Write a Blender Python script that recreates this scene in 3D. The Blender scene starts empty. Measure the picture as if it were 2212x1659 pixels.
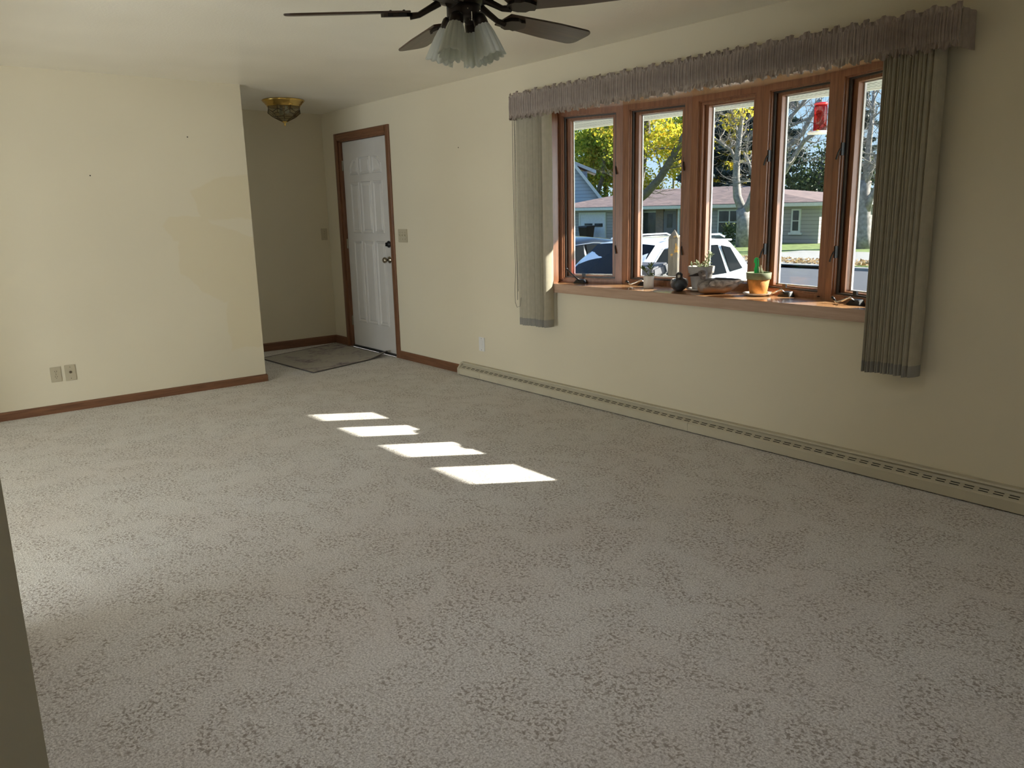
import bpy, bmesh, math, random
import numpy as np
from mathutils import Vector, Matrix
random.seed(7); RNG = np.random.default_rng(11)
sc = bpy.context.scene
C = sc.collection
pi = math.pi

# ------------------------------------------------------------------ camera
CAM = (7.96773, -3.87594, 1.37672); YAW, PIT, ROL, FPX = 0.89907, -0.21571, -0.02275, 1708.19
fw = Vector((-math.sin(YAW)*math.cos(PIT), math.cos(YAW)*math.cos(PIT), math.sin(PIT)))
rt = Vector((math.cos(YAW), math.sin(YAW), 0)); up = rt.cross(fw)
rt2 = math.cos(ROL)*rt + math.sin(ROL)*up; up2 = -math.sin(ROL)*rt + math.cos(ROL)*up
cd = bpy.data.cameras.new('camera'); cam = bpy.data.objects.new('camera', cd); C.objects.link(cam)
cd.sensor_width = 36; cd.lens = FPX/2212*36; cd.clip_start = 0.02; cd.clip_end = 500
m = Matrix((rt2, up2, -fw)).transposed().to_4x4(); m.translation = CAM
cam.matrix_world = m
sc.camera = cam

# ------------------------------------------------------------------ light
SUN_STRENGTH, SKY_STRENGTH, BACK_POWER, SIDE_POWER, EAST_POWER, ENTRY_POWER, DOWN_POWER, EXPOSURE = 16.0, 1.0, 165.0, 1.0, 370.0, 3.0, 5.4, 0.28
BKX, BKW = 5.15, 2.9
sun_to = Vector((0.566, 0.825, math.tan(math.radians(29.7)))).normalized()   # towards the sun
w = bpy.data.worlds.new('sky'); sc.world = w; w.use_nodes = True
nt = w.node_tree; nt.nodes.clear()
tcw = nt.nodes.new('ShaderNodeTexCoord'); spw = nt.nodes.new('ShaderNodeSeparateXYZ'); nt.links.new(tcw.outputs['Generated'], spw.inputs[0])
sky = nt.nodes.new('ShaderNodeValToRGB'); cr_ = sky.color_ramp       # clear autumn sky, paler towards the horizon
cr_.elements[0].position = 0.0; cr_.elements[0].color = (0.62, 0.80, 0.95, 1); cr_.elements[1].position = 1.0; cr_.elements[1].color = (0.13, 0.32, 0.80, 1)
e_ = cr_.elements.new(0.12); e_.color = (0.46, 0.70, 0.96, 1); e_ = cr_.elements.new(0.40); e_.color = (0.25, 0.50, 0.92, 1)
nt.links.new(spw.outputs[2], sky.inputs[0])
bg = nt.nodes.new('ShaderNodeBackground'); bg.inputs[1].default_value = SKY_STRENGTH
wo = nt.nodes.new('ShaderNodeOutputWorld')
nt.links.new(sky.outputs[0], bg.inputs[0]); nt.links.new(bg.outputs[0], wo.inputs[0])
sl = bpy.data.lights.new('sun', 'SUN'); sl.energy = SUN_STRENGTH; sl.angle = math.radians(0.55); sl.color = (1.0, 0.93, 0.82)
so = bpy.data.objects.new('sun', sl); C.objects.link(so)
so.rotation_euler = sun_to.to_track_quat('Z', 'Y').to_euler(); so.location = (20, 30, 25)
def area(name, loc, direction, sx, sy, power, col, spread=180):
    l = bpy.data.lights.new(name, 'AREA'); l.shape = 'RECTANGLE'; l.size = sx; l.size_y = sy; l.energy = power; l.color = col; l.spread = math.radians(spread)
    o = bpy.data.objects.new(name, l); C.objects.link(o); o.location = loc
    o.rotation_euler = Vector(direction).to_track_quat('-Z', 'Z').to_euler()
    return o
# unseen fill lamps behind the added rear and right-hand openings, brightening the room
area('rear_fill_light', (BKX, -7.36, 0.58), (0, 1, 0.35), BKW, 1.05, BACK_POWER, (0.94, 0.97, 1.0))
area('right_fill_light', (10.42, -2.2, 1.45), (-1, 0, 0), 1.9, 1.2, SIDE_POWER, (0.97, 0.98, 1.0))
# added fill lamp outdoors, out of view, brightening the room through the bow window
area('front_fill_light', (8.2, 3.6, 1.45), (-0.72, -0.69, 0.0), 4.4, 4.2, EAST_POWER, (0.98, 0.98, 1.0))
area('entry_fill_light', (0.70, -2.90, 1.45), (0, 1, 0), 0.75, 1.2, ENTRY_POWER, (0.98, 0.98, 1.0))  # added fill lamp, hidden by the partition, lifting the dark entry
sc.view_settings.view_transform = 'Standard'; sc.view_settings.look = 'None'
sc.view_settings.exposure = EXPOSURE; sc.view_settings.gamma = 1.0; sc.view_settings.use_curve_mapping = False
sc.cycles.max_bounces = 10; sc.cycles.diffuse_bounces = 6; sc.cycles.glossy_bounces = 4
sc.cycles.transparent_max_bounces = 16; sc.cycles.transmission_bounces = 4; sc.cycles.sample_clamp_indirect = 6.0
sc.cycles.use_adaptive_sampling = True; sc.cycles.adaptive_threshold = 0.15
sc.cycles.caustics_reflective = False; sc.cycles.caustics_refractive = False

# ------------------------------------------------------------------ materials
def newmat(name):
    mt = bpy.data.materials.new(name); mt.use_nodes = True
    n = mt.node_tree; return mt, n, n.nodes['Principled BSDF'], n.nodes['Material Output']
def ramp(n, fac, stops):
    r = n.nodes.new('ShaderNodeValToRGB'); cr = r.color_ramp
    while len(cr.elements) > 1: cr.elements.remove(cr.elements[-1])
    cr.elements[0].position = stops[0][0]; cr.elements[0].color = (*stops[0][1], 1)
    for ps, c in stops[1:]:
        e = cr.elements.new(ps); e.color = (*c, 1)
    n.links.new(fac, r.inputs[0]); return r.outputs[0]
def coords(n, scale=(1, 1, 1), rot=(0, 0, 0), kind='Object'):
    tc = n.nodes.new('ShaderNodeTexCoord'); mp = n.nodes.new('ShaderNodeMapping')
    mp.inputs['Scale'].default_value = scale; mp.inputs['Rotation'].default_value = rot
    n.links.new(tc.outputs[kind], mp.inputs[0]); return mp.outputs[0]
def noise(n, vec, scale, detail=3, rough=0.5, dist=0.0):
    x = n.nodes.new('ShaderNodeTexNoise'); x.inputs['Scale'].default_value = scale; x.inputs['Detail'].default_value = detail
    x.inputs['Roughness'].default_value = rough; x.inputs['Distortion'].default_value = dist
    n.links.new(vec, x.inputs['Vector']); return x.outputs['Fac']
def math_(n, op, a, b=None, c=None):
    x = n.nodes.new('ShaderNodeMath'); x.operation = op
    for i, v in enumerate((a, b, c)):
        if v is None: continue
        if isinstance(v, (int, float)): x.inputs[i].default_value = v
        else: n.links.new(v, x.inputs[i])
    return x.outputs[0]
def bump(n, bs, h, strength=0.3, dist=0.01):
    b = n.nodes.new('ShaderNodeBump'); b.inputs['Strength'].default_value = strength; b.inputs['Distance'].default_value = dist
    n.links.new(h, b.inputs['Height']); n.links.new(b.outputs[0], bs.inputs['Normal'])
def plain(name, col, rough=0.6, metal=0.0, var=0.06, vscale=8.0, bmp=0.0, bscale=60.0, spec=None, trans=0.0, coat=0.0):
    mt, n, bs, out = newmat(name)
    v = coords(n); f = noise(n, v, vscale, 2)
    lo = tuple(max(0, c*(1-var)) for c in col); hi = tuple(min(1, c*(1+var)) for c in col)
    n.links.new(ramp(n, f, [(0.3, lo), (0.7, hi)]), bs.inputs['Base Color'])
    bs.inputs['Roughness'].default_value = rough; bs.inputs['Metallic'].default_value = metal
    if spec is not None: bs.inputs['Specular IOR Level'].default_value = spec
    if coat: bs.inputs['Coat Weight'].default_value = coat; bs.inputs['Coat Roughness'].default_value = 0.08
    if trans: bs.inputs['Transmission Weight'].default_value = trans
    if bmp: bump(n, bs, noise(n, v, bscale, 2), bmp, 0.004)
    return mt
def wood(name, dark, light, axis='x', rough=0.35, coat=0.0, scale=1.0):
    mt, n, bs, out = newmat(name)
    k = {'x': (1.2, 22, 22), 'y': (22, 1.2, 22), 'z': (22, 22, 1.2)}[axis]
    v = coords(n, tuple(q*scale for q in k))
    f = noise(n, v, 2.2, 3, 0.6, 0.8); g = noise(n, v, 9.0, 2, 0.6)
    mx = math_(n, 'ADD', math_(n, 'MULTIPLY', f, 0.7), math_(n, 'MULTIPLY', g, 0.3))
    n.links.new(ramp(n, mx, [(0.34, dark), (0.66, light)]), bs.inputs['Base Color'])
    bs.inputs['Roughness'].default_value = rough
    if coat: bs.inputs['Coat Weight'].default_value = coat; bs.inputs['Coat Roughness'].default_value = 0.12
    bump(n, bs, mx, 0.08, 0.002)
    return mt
M = {}
# painted walls
def wallmat(name, col, patch=False):
    mt, n, bs, out = newmat(name)
    v = coords(n); f = noise(n, v, 1.1, 1); g = noise(n, v, 180, 1)
    c = ramp(n, f, [(0.3, tuple(x*0.97 for x in col)), (0.7, tuple(min(1, x*1.03) for x in col))])
    if patch:   # areas of touched-up paint with the outline they have on the wall
        sp = n.nodes.new('ShaderNodeSeparateXYZ'); n.links.new(v, sp.inputs[0])
        wob = math_(n, 'MULTIPLY', math_(n, 'SUBTRACT', noise(n, v, 5.0, 2), 0.5), 0.10)
        Y = math_(n, 'ADD', sp.outputs[1], wob); Z = math_(n, 'ADD', sp.outputs[2], wob)
        def half(ny, nz, d, soft=0.012):     # ny*y+nz*z > d
            s = math_(n, 'SUBTRACT', math_(n, 'ADD', math_(n, 'MULTIPLY', Y, ny), math_(n, 'MULTIPLY', Z, nz)), d)
            q = n.nodes.new('ShaderNodeMath'); q.operation = 'MULTIPLY_ADD'; q.use_clamp = True
            n.links.new(s, q.inputs[0]); q.inputs[1].default_value = 1/soft; q.inputs[2].default_value = 0.5; return q.outputs[0]
        def poly(pts):
            cy = sum(p[0] for p in pts)/len(pts); cz = sum(p[1] for p in pts)/len(pts); r = None
            for a, b in zip(pts, pts[1:]+pts[:1]):
                ny, nz = -(b[1]-a[1]), b[0]-a[0]; L = math.hypot(ny, nz); ny /= L; nz /= L
                d = ny*a[0]+nz*a[1]
                if ny*cy+nz*cz < d: ny, nz, d = -ny, -nz, -d
                h = half(ny, nz, d); r = h if r is None else math_(n, 'MULTIPLY', r, h)
            return r
        A = poly([(-1.36, 1.72), (-1.64, 1.68), (-1.872, 1.573), (-1.80, 1.36), (-1.36, 1.36)])
        B = poly([(-1.80, 1.38), (-1.988, 1.463), (-2.10, 1.315), (-2.03, 1.20), (-1.36, 1.20), (-1.36, 1.38)])
        D = poly([(-2.01, 1.207), (-2.09, 1.033), (-1.995, 0.956), (-1.998, 0.727), (-1.70, 0.70), (-1.36, 0.68), (-1.36, 1.207)])
        E_ = poly([(-1.66, 0.70), (-1.66, 0.30), (-1.36, 0.30), (-1.36, 0.70)])
        mk = math_(n, 'MAXIMUM', math_(n, 'MAXIMUM', A, B), math_(n, 'MAXIMUM', D, E_))
        mix = n.nodes.new('ShaderNodeMix'); mix.data_type = 'RGBA'
        n.links.new(math_(n, 'MULTIPLY', mk, 0.5), mix.inputs[0]); n.links.new(c, mix.inputs[6])
        mix.inputs[7].default_value = (col[0]*0.97, col[1]*0.925, col[2]*0.80, 1); c = mix.outputs[2]
    n.links.new(c, bs.inputs['Base Color']); bs.inputs['Roughness'].default_value = 0.62
    bump(n, bs, g, 0.10, 0.002)
    return mt
WALL = (0.68, 0.615, 0.47)
M['wall'] = wallmat('cream_wall_paint', WALL); M['wall_patch'] = wallmat('cream_wall_paint_touched_up', WALL, True)
def ceilmat():
    mt, n, bs, out = newmat('ceiling_paint'); v = coords(n)
    bs.inputs['Base Color'].default_value = (0.70, 0.63, 0.50, 1); bs.inputs['Roughness'].default_value = 0.42
    f = noise(n, v, 70, 2, 0.6); g = noise(n, v, 1.3, 1)
    n.links.new(ramp(n, noise(n, v, 2.0, 1), [(0.3, (0.82, 0.77, 0.655)), (0.7, (0.87, 0.82, 0.705))]), bs.inputs['Base Color'])
    bump(n, bs, math_(n, 'ADD', f, math_(n, 'MULTIPLY', g, 6.0)), 0.25, 0.004); return mt
M['ceiling'] = ceilmat()
def carpet():
    mt, n, bs, out = newmat('sculpted_carpet'); v = coords(n)
    clus = noise(n, v, 5.5, 2, 0.6, 0.8); stroke = noise(n, v, 80.0, 1, 0.55, 0.5); fine = noise(n, v, 150.0, 2, 0.75); hue = noise(n, v, 1.7, 1)
    cl = ramp(n, clus, [(0.38, (0.18,)*3), (0.58, (1, 1, 1))]); stk = ramp(n, stroke, [(0.50, (0, 0, 0)), (0.62, (1, 1, 1))])
    dark = math_(n, 'MULTIPLY', cl, stk)
    base = ramp(n, fine, [(0.30, (0.34, 0.315, 0.29)), (0.50, (0.66, 0.635, 0.61)), (0.70, (0.90, 0.875, 0.85))])
    tint = n.nodes.new('ShaderNodeMix'); tint.data_type = 'RGBA'; n.links.new(ramp(n, hue, [(0.4, (0, 0, 0)), (0.65, (0.16,)*3)]), tint.inputs[0]); n.links.new(base, tint.inputs[6]); tint.inputs[7].default_value = (0.60, 0.50, 0.44, 1)
    mix = n.nodes.new('ShaderNodeMix'); mix.data_type = 'RGBA'; n.links.new(math_(n, 'MULTIPLY', dark, 0.68), mix.inputs[0]); n.links.new(tint.outputs[2], mix.inputs[6]); mix.inputs[7].default_value = (0.20, 0.15, 0.11, 1)
    n.links.new(mix.outputs[2], bs.inputs['Base Color']); bs.inputs['Roughness'].default_value = 0.95; bs.inputs['Specular IOR Level'].default_value = 0.15
    bs.inputs['Sheen Weight'].default_value = 0.2
    bump(n, bs, fine, 0.5, 0.008); return mt
M['carpet'] = carpet()
def rugmat():
    mt, n, bs, out = newmat('faded_rug'); v = coords(n)
    a = noise(n, v, 3.2, 5, 0.65, 1.0); b = noise(n, v, 22, 4, 0.7); 
    pat = ramp(n, math_(n, 'ADD', math_(n, 'MULTIPLY', a, 0.65), math_(n, 'MULTIPLY', b, 0.35)), [(0.49, (0.42, 0.39, 0.34)), (0.56, (0.32, 0.285, 0.27)), (0.64, (0.15, 0.12, 0.145))])
    n.links.new(pat, bs.inputs['Base Color']); bs.inputs['Roughness'].default_value = 0.9; bs.inputs['Specular IOR Level'].default_value = 0.2
    bump(n, bs, noise(n, v, 300, 2), 0.4, 0.004); return mt
M['rug'] = rugmat(); M['rug_edge'] = plain('rug_binding', (0.10, 0.085, 0.08), 0.9)
for ax in 'xyz':
    M['trim_'+ax] = wood('stained_trim_'+ax, (0.115, 0.048, 0.022), (0.22, 0.10, 0.048), ax, 0.45)
    M['win_'+ax] = wood('window_wood_'+ax, (0.175, 0.072, 0.034), (0.325, 0.145, 0.070), ax, 0.38, 0.15)
M['sillwood'] = wood('sill_wood', (0.40, 0.20, 0.09), (0.58, 0.33, 0.165), 'x', 0.22, 0.6)
M['headwood'] = wood('head_board_wood', (0.52, 0.34, 0.18), (0.68, 0.48, 0.28), 'x', 0.2, 0.8)
M['apronwood'] = wood('apron_wood', (0.38, 0.245, 0.17), (0.50, 0.34, 0.245), 'x', 0.4, 0.1)
M['blade'] = wood('fan_blade_wood', (0.035, 0.020, 0.012), (0.085, 0.048, 0.028), 'x', 0.4, 0.1)
M['bronze'] = plain('dark_bronze', (0.030, 0.022, 0.018), 0.38, 0.7)
M['blackmetal'] = plain('black_metal', (0.018, 0.018, 0.018), 0.35, 0.3)
M['screenframe'] = plain('screen_frame_bronze', (0.060, 0.052, 0.045), 0.4, 0.3)
M['chrome'] = plain('satin_chrome', (0.72, 0.70, 0.66), 0.22, 1.0)
M['nickel'] = plain('aged_nickel', (0.38, 0.33, 0.25), 0.22, 1.0)
M['brass'] = plain('polished_brass', (0.78, 0.53, 0.16), 0.16, 1.0)
M['lead'] = plain('dark_came', (0.10, 0.075, 0.04), 0.35, 0.8)
M['doorpaint'] = plain('door_white_paint', (0.56, 0.535, 0.50), 0.45, 0, 0.02)
M['ivory'] = plain('ivory_plastic', (0.46, 0.405, 0.29), 0.4, 0, 0.03)
M['whiteplastic'] = plain('white_plastic', (0.72, 0.71, 0.69), 0.4, 0, 0.02)
M['darkhole'] = plain('dark_slot', (0.012, 0.010, 0.008), 0.9)
M['heater'] = plain('heater_enamel', (0.50, 0.455, 0.345), 0.45, 0, 0.04)
M['vane'] = plain('vane_fabric', (0.46, 0.415, 0.315), 0.85, 0, 0.05, 30, 0.25, 500)
M['vaneweight'] = plain('vane_hem', (0.30, 0.285, 0.25), 0.8)
M['cord'] = plain('cord_grey', (0.20, 0.18, 0.15), 0.7)
M['headrail'] = plain('headrail_white', (0.7, 0.68, 0.63), 0.5)
M['white_clad'] = plain('white_cladding', (0.80, 0.80, 0.80), 0.45, 0, 0.02)
def fabric():
    mt, n, bs, out = newmat('mauve_valance_fabric'); v = coords(n)
    n.links.new(ramp(n, noise(n, v, 30, 3), [(0.3, (0.34, 0.285, 0.25)), (0.7, (0.43, 0.365, 0.32))]), bs.inputs['Base Color'])
    bs.inputs['Roughness'].default_value = 0.8
    tr = n.nodes.new('ShaderNodeBsdfTranslucent'); tr.inputs[0].default_value = (0.5, 0.40, 0.34, 1)
    mx = n.nodes.new('ShaderNodeMixShader'); mx.inputs[0].default_value = 0.18
    n.links.new(bs.outputs[0], mx.inputs[1]); n.links.new(tr.outputs[0], mx.inputs[2]); n.links.new(mx.outputs[0], out.inputs[0])
    return mt
M['fabric'] = fabric()
def clearglass(name, tint=(0.93, 0.95, 0.94), refl=0.06):
    mt, n, bs, out = newmat(name); n.nodes.remove(bs)
    tr = n.nodes.new('ShaderNodeBsdfTransparent')
    v = coords(n); f = noise(n, v, 3, 2)
    n.links.new(ramp(n, f, [(0.3, tuple(x*0.985 for x in tint)), (0.7, tint)]), tr.inputs[0])
    gl = n.nodes.new('ShaderNodeBsdfGlossy'); gl.inputs['Roughness'].default_value = 0.02
    lw = n.nodes.new('ShaderNodeLayerWeight'); lw.inputs[0].default_value = 0.25
    mx = n.nodes.new('ShaderNodeMixShader')
    n.links.new(math_(n, 'MINIMUM', math_(n, 'ADD', math_(n, 'MULTIPLY', lw.outputs['Fresnel'], 0.22), refl*0.1), 0.25), mx.inputs[0])
    n.links.new(tr.outputs[0], mx.inputs[1]); n.links.new(gl.outputs[0], mx.inputs[2]); n.links.new(mx.outputs[0], out.inputs[0])
    return mt
M['glass'] = clearglass('window_glass'); M['lampglass'] = clearglass('smoky_pane', (0.86, 0.84, 0.76), 0.3)
M['redglass'] = clearglass('red_nectar', (0.75, 0.03, 0.04), 0.2)
def frosted():
    mt, n, bs, out = newmat('frosted_shade_glass'); v = coords(n)
    n.links.new(ramp(n, noise(n, v, 12, 2), [(0.3, (0.80, 0.82, 0.78)), (0.7, (0.86, 0.88, 0.84))]), bs.inputs['Base Color'])
    bs.inputs['Roughness'].default_value = 0.3
    tr = n.nodes.new('ShaderNodeBsdfTranslucent'); tr.inputs[0].default_value = (0.80, 0.82, 0.77, 1)
    mx = n.nodes.new('ShaderNodeMixShader'); mx.inputs[0].default_value = 0.45
    n.links.new(bs.outputs[0], mx.inputs[1]); n.links.new(tr.outputs[0], mx.inputs[2]); n.links.new(mx.outputs[0], out.inputs[0]); return mt
M['frosted'] = frosted()
def soil(): return plain('potting_soil', (0.035, 0.025, 0.018), 0.95, 0, 0.4, 90, 0.8, 200)
M['soil'] = soil()
def leafmat(name, c0, c1, trans=0.35, c2=None):
    mt, n, bs, out = newmat(name); g = n.nodes.new('ShaderNodeNewGeometry')
    stops = [(0.0, c0), (1.0, c1)] if c2 is None else [(0.0, c0), (0.55, c1), (1.0, c2)]
    col = ramp(n, g.outputs['Random Per Island'], stops)
    n.links.new(col, bs.inputs['Base Color']); bs.inputs['Roughness'].default_value = 0.5; bs.inputs['Specular IOR Level'].default_value = 0.3
    tr = n.nodes.new('ShaderNodeBsdfTranslucent'); n.links.new(col, tr.inputs[0])
    mx = n.nodes.new('ShaderNodeMixShader'); mx.inputs[0].default_value = trans
    n.links.new(bs.outputs[0], mx.inputs[1]); n.links.new(tr.outputs[0], mx.inputs[2]); n.links.new(mx.outputs[0], out.inputs[0]); return mt
M['succulent'] = leafmat('succulent_leaf', (0.10, 0.16, 0.06), (0.20, 0.27, 0.11), 0.2)
M['paleleaf'] = leafmat('pale_leaf', (0.30, 0.36, 0.20), (0.52, 0.58, 0.36), 0.3)
M['stem'] = plain('green_stem', (0.22, 0.24, 0.12), 0.6)
M['maple'] = leafmat('maple_leaves', (0.30, 0.36, 0.04), (0.66, 0.60, 0.06), 0.6, (0.85, 0.58, 0.07))
M['maplegreen'] = leafmat('green_maple_leaves', (0.14, 0.24, 0.04), (0.38, 0.46, 0.06), 0.55, (0.62, 0.56, 0.08))
M['pine'] = leafmat('pine_needles', (0.02, 0.045, 0.045), (0.06, 0.10, 0.09), 0.15)
M['bushgreen'] = leafmat('shrub_leaves', (0.05, 0.085, 0.03), (0.15, 0.19, 0.07), 0.3)
M['yellowleaf'] = leafmat('yellow_leaves', (0.62, 0.50, 0.05), (0.80, 0.68, 0.10), 0.5)
M['bark'] = plain('grey_bark', (0.27, 0.25, 0.235), 0.9, 0, 0.35, 6, 0.6, 20)
M['darkbark'] = plain('dark_bark', (0.13, 0.115, 0.10), 0.9, 0, 0.3, 6, 0.6, 20)
M['leaflitter'] = leafmat('dry_leaves', (0.30, 0.17, 0.06), (0.60, 0.45, 0.24), 0.2)
M['lawn'] = plain('lawn_grass', (0.14, 0.19, 0.05), 0.9, 0, 0.4, 3.0, 0.8, 90)
M['gravel'] = plain('bounce_gravel', (0.30, 0.285, 0.26), 0.95, 0, 0.3, 25, 0.8, 120)
M['asphalt'] = plain('asphalt', (0.070, 0.076, 0.092), 0.9, 0, 0.12, 2.0, 0.3, 80)
M['concrete'] = plain('concrete', (0.30, 0.295, 0.28), 0.85, 0, 0.08, 3.0, 0.2, 60)
M['taupewall'] = plain('taupe_siding', (0.36, 0.335, 0.29), 0.8, 0, 0.04)
M['fascia'] = plain('fascia_white', (0.66, 0.68, 0.65), 0.6)
M['drivewhite'] = plain('garage_door_white', (0.66, 0.68, 0.72), 0.6)
M['farglass'] = plain('far_window_glass', (0.045, 0.055, 0.06), 0.1, 0, 0.5, 1.5, spec=0.3)
M['doorgrey'] = plain('entry_door_grey', (0.16, 0.155, 0.16), 0.5)
def shingles():
    mt, n, bs, out = newmat('brown_shingles'); v = coords(n, (1, 1, 1))
    b = n.nodes.new('ShaderNodeTexBrick'); b.inputs['Scale'].default_value = 1.0
    b.inputs['Brick Width'].default_value = 0.45; b.inputs['Row Height'].default_value = 0.16; b.inputs['Mortar Size'].default_value = 0.01
    b.inputs['Color1'].default_value = (0.27, 0.185, 0.17, 1); b.inputs['Color2'].default_value = (0.14, 0.10, 0.10, 1); b.inputs['Mortar'].default_value = (0.10, 0.075, 0.07, 1)
    n.links.new(v, b.inputs['Vector']); n.links.new(b.outputs['Color'], bs.inputs['Base Color']); bs.inputs['Roughness'].default_value = 0.9; return mt
M['shingle'] = shingles()
def brickmat():
    mt, n, bs, out = newmat('tan_brick'); v = coords(n, (1, 1, 1), (pi/2, 0, 0))
    b = n.nodes.new('ShaderNodeTexBrick'); b.inputs['Scale'].default_value = 1.0
    b.inputs['Brick Width'].default_value = 0.22; b.inputs['Row Height'].default_value = 0.075; b.inputs['Mortar Size'].default_value = 0.008
    b.inputs['Color1'].default_value = (0.33, 0.22, 0.16, 1); b.inputs['Color2'].default_value = (0.22, 0.14, 0.11, 1); b.inputs['Mortar'].default_value = (0.32, 0.30, 0.27, 1)
    n.links.new(v, b.inputs['Vector']); n.links.new(b.outputs['Color'], bs.inputs['Base Color']); bs.inputs['Roughness'].default_value = 0.9; return mt
M['brick'] = brickmat()
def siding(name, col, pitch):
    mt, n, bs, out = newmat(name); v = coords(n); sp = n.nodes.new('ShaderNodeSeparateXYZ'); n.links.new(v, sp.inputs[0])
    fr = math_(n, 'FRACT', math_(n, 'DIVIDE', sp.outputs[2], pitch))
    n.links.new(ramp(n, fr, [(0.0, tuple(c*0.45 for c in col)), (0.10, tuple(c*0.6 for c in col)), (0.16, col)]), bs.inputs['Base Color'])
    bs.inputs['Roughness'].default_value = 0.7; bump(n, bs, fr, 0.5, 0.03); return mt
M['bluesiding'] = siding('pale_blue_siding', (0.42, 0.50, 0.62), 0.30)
M['taupesiding'] = siding('taupe_clapboard', (0.37, 0.355, 0.35), 0.22)
def soffitmat():
    mt, n, bs, out = newmat('vented_soffit'); v = coords(n); sp = n.nodes.new('ShaderNodeSeparateXYZ'); n.links.new(v, sp.inputs[0])
    band = math_(n, 'FRACT', math_(n, 'DIVIDE', sp.outputs[1], 0.135))
    inb = math_(n, 'MULTIPLY', math_(n, 'GREATER_THAN', band, 0.30), math_(n, 'LESS_THAN', band, 0.80))
    mid = math_(n, 'GREATER_THAN', math_(n, 'ABSOLUTE', math_(n, 'SUBTRACT', band, 0.55)), 0.03)
    sl_ = math_(n, 'LESS_THAN', math_(n, 'FRACT', math_(n, 'DIVIDE', sp.outputs[0], 0.034)), 0.5)
    edge = math_(n, 'LESS_THAN', math_(n, 'FRACT', math_(n, 'DIVIDE', sp.outputs[1], 0.405)), 0.02)
    k = math_(n, 'MAXIMUM', math_(n, 'MULTIPLY', math_(n, 'MULTIPLY', inb, mid), math_(n, 'MULTIPLY', sl_, 0.85)), edge)
    n.links.new(ramp(n, k, [(0.0, (0.42, 0.43, 0.42)), (1.0, (0.06, 0.06, 0.06))]), bs.inputs['Base Color'])
    bs.inputs['Roughness'].default_value = 0.55; return mt
M['soffit'] = soffitmat()
M['whitecar'] = plain('white_car_paint', (0.80, 0.81, 0.82), 0.25, 0, 0.01, coat=1.0)
M['darkcar'] = plain('black_car_paint', (0.012, 0.014, 0.014), 0.22, 0.2, 0.05, coat=1.0)
M['carglass'] = plain('car_window_tint', (0.010, 0.012, 0.014), 0.05, 0, 0.05, spec=0.08)
M['tyre'] = plain('tyre_rubber', (0.02, 0.02, 0.02), 0.85)
M['rim'] = plain('alloy_rim', (0.5, 0.5, 0.52), 0.3, 0.9)
M['taillight'] = plain('tail_light_red', (0.45, 0.02, 0.02), 0.2)
M['trimchrome'] = plain('chrome_strip', (0.75, 0.75, 0.72), 0.15, 1.0)
M['mailgrey'] = plain('mailbox_grey', (0.15, 0.15, 0.155), 0.6)
M['maillid'] = plain('mailbox_lid_grey', (0.07, 0.07, 0.08), 0.6)
M['maildoor'] = plain('mailbox_door_grey', (0.19, 0.185, 0.18), 0.6)
def postmat():
    mt, n, bs, out = newmat('weathered_post'); v = coords(n, (18, 18, 2.5))
    f = noise(n, v, 2, 6, 0.65); v2 = coords(n); l = noise(n, v2, 14, 4, 0.6)
    a = ramp(n, f, [(0.3, (0.075, 0.065, 0.053)), (0.7, (0.17, 0.15, 0.125))])
    mix = n.nodes.new('ShaderNodeMix'); mix.data_type = 'RGBA'
    n.links.new(ramp(n, l, [(0.58, (0, 0, 0)), (0.66, (1, 1, 1))]), mix.inputs[0]); n.links.new(a, mix.inputs[6]); mix.inputs[7].default_value = (0.36, 0.20, 0.05, 1)
    n.links.new(mix.outputs[2], bs.inputs['Base Color']); bs.inputs['Roughness'].default_value = 0.9; bump(n, bs, f, 0.6, 0.01); return mt
M['post'] = postmat()
M['wire'] = plain('utility_wire', (0.05, 0.05, 0.05), 0.6)
M['pole'] = plain('utility_pole_wood', (0.24, 0.22, 0.20), 0.9)
M['ceramic'] = plain('white_ceramic', (0.72, 0.71, 0.66), 0.25, 0, 0.02)
M['greypot'] = plain('grey_clay_pot', (0.40, 0.375, 0.35), 0.85, 0, 0.12, 20, 0.2, 90)
M['terracotta'] = plain('terracotta', (0.62, 0.245, 0.05), 0.8, 0, 0.25, 25, 0.2, 90)
M['greenrim'] = plain('green_stained_rim', (0.20, 0.22, 0.13), 0.8, 0, 0.2, 25)
M['saucer'] = plain('saucer_glaze', (0.66, 0.63, 0.58), 0.35, 0, 0.05)
M['stake'] = plain('green_plastic_stake', (0.02, 0.50, 0.10), 0.35, 0, 0.02)
def duckmat(name, a, b, c, sc_=26):
    mt, n, bs, out = newmat(name); v = coords(n, (0.6, 1.4, 1)); f = noise(n, v, sc_, 4, 0.6, 0.6)
    sp = n.nodes.new('ShaderNodeSeparateXYZ'); n.links.new(coords(n), sp.inputs[0])
    low = ramp(n, math_(n, 'ADD', math_(n, 'MULTIPLY', sp.outputs[2], 9.0), math_(n, 'MULTIPLY', f, 0.6)), [(0.42, (1, 1, 1)), (0.75, (0, 0, 0))])
    top = ramp(n, f, [(0.38, a), (0.62, b)]); mix = n.nodes.new('ShaderNodeMix'); mix.data_type = 'RGBA'
    n.links.new(low, mix.inputs[0]); n.links.new(top, mix.inputs[6]); mix.inputs[7].default_value = (*c, 1)
    n.links.new(mix.outputs[2], bs.inputs['Base Color']); bs.inputs['Roughness'].default_value = 0.5; return mt
M['duckbrown'] = duckmat('brown_decoy_paint', (0.06, 0.052, 0.048), (0.26, 0.225, 0.20), (0.40, 0.20, 0.085))
M['duckwing'] = plain('decoy_wing_grey', (0.36, 0.32, 0.29), 0.5, 0, 0.5, 40)
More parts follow.
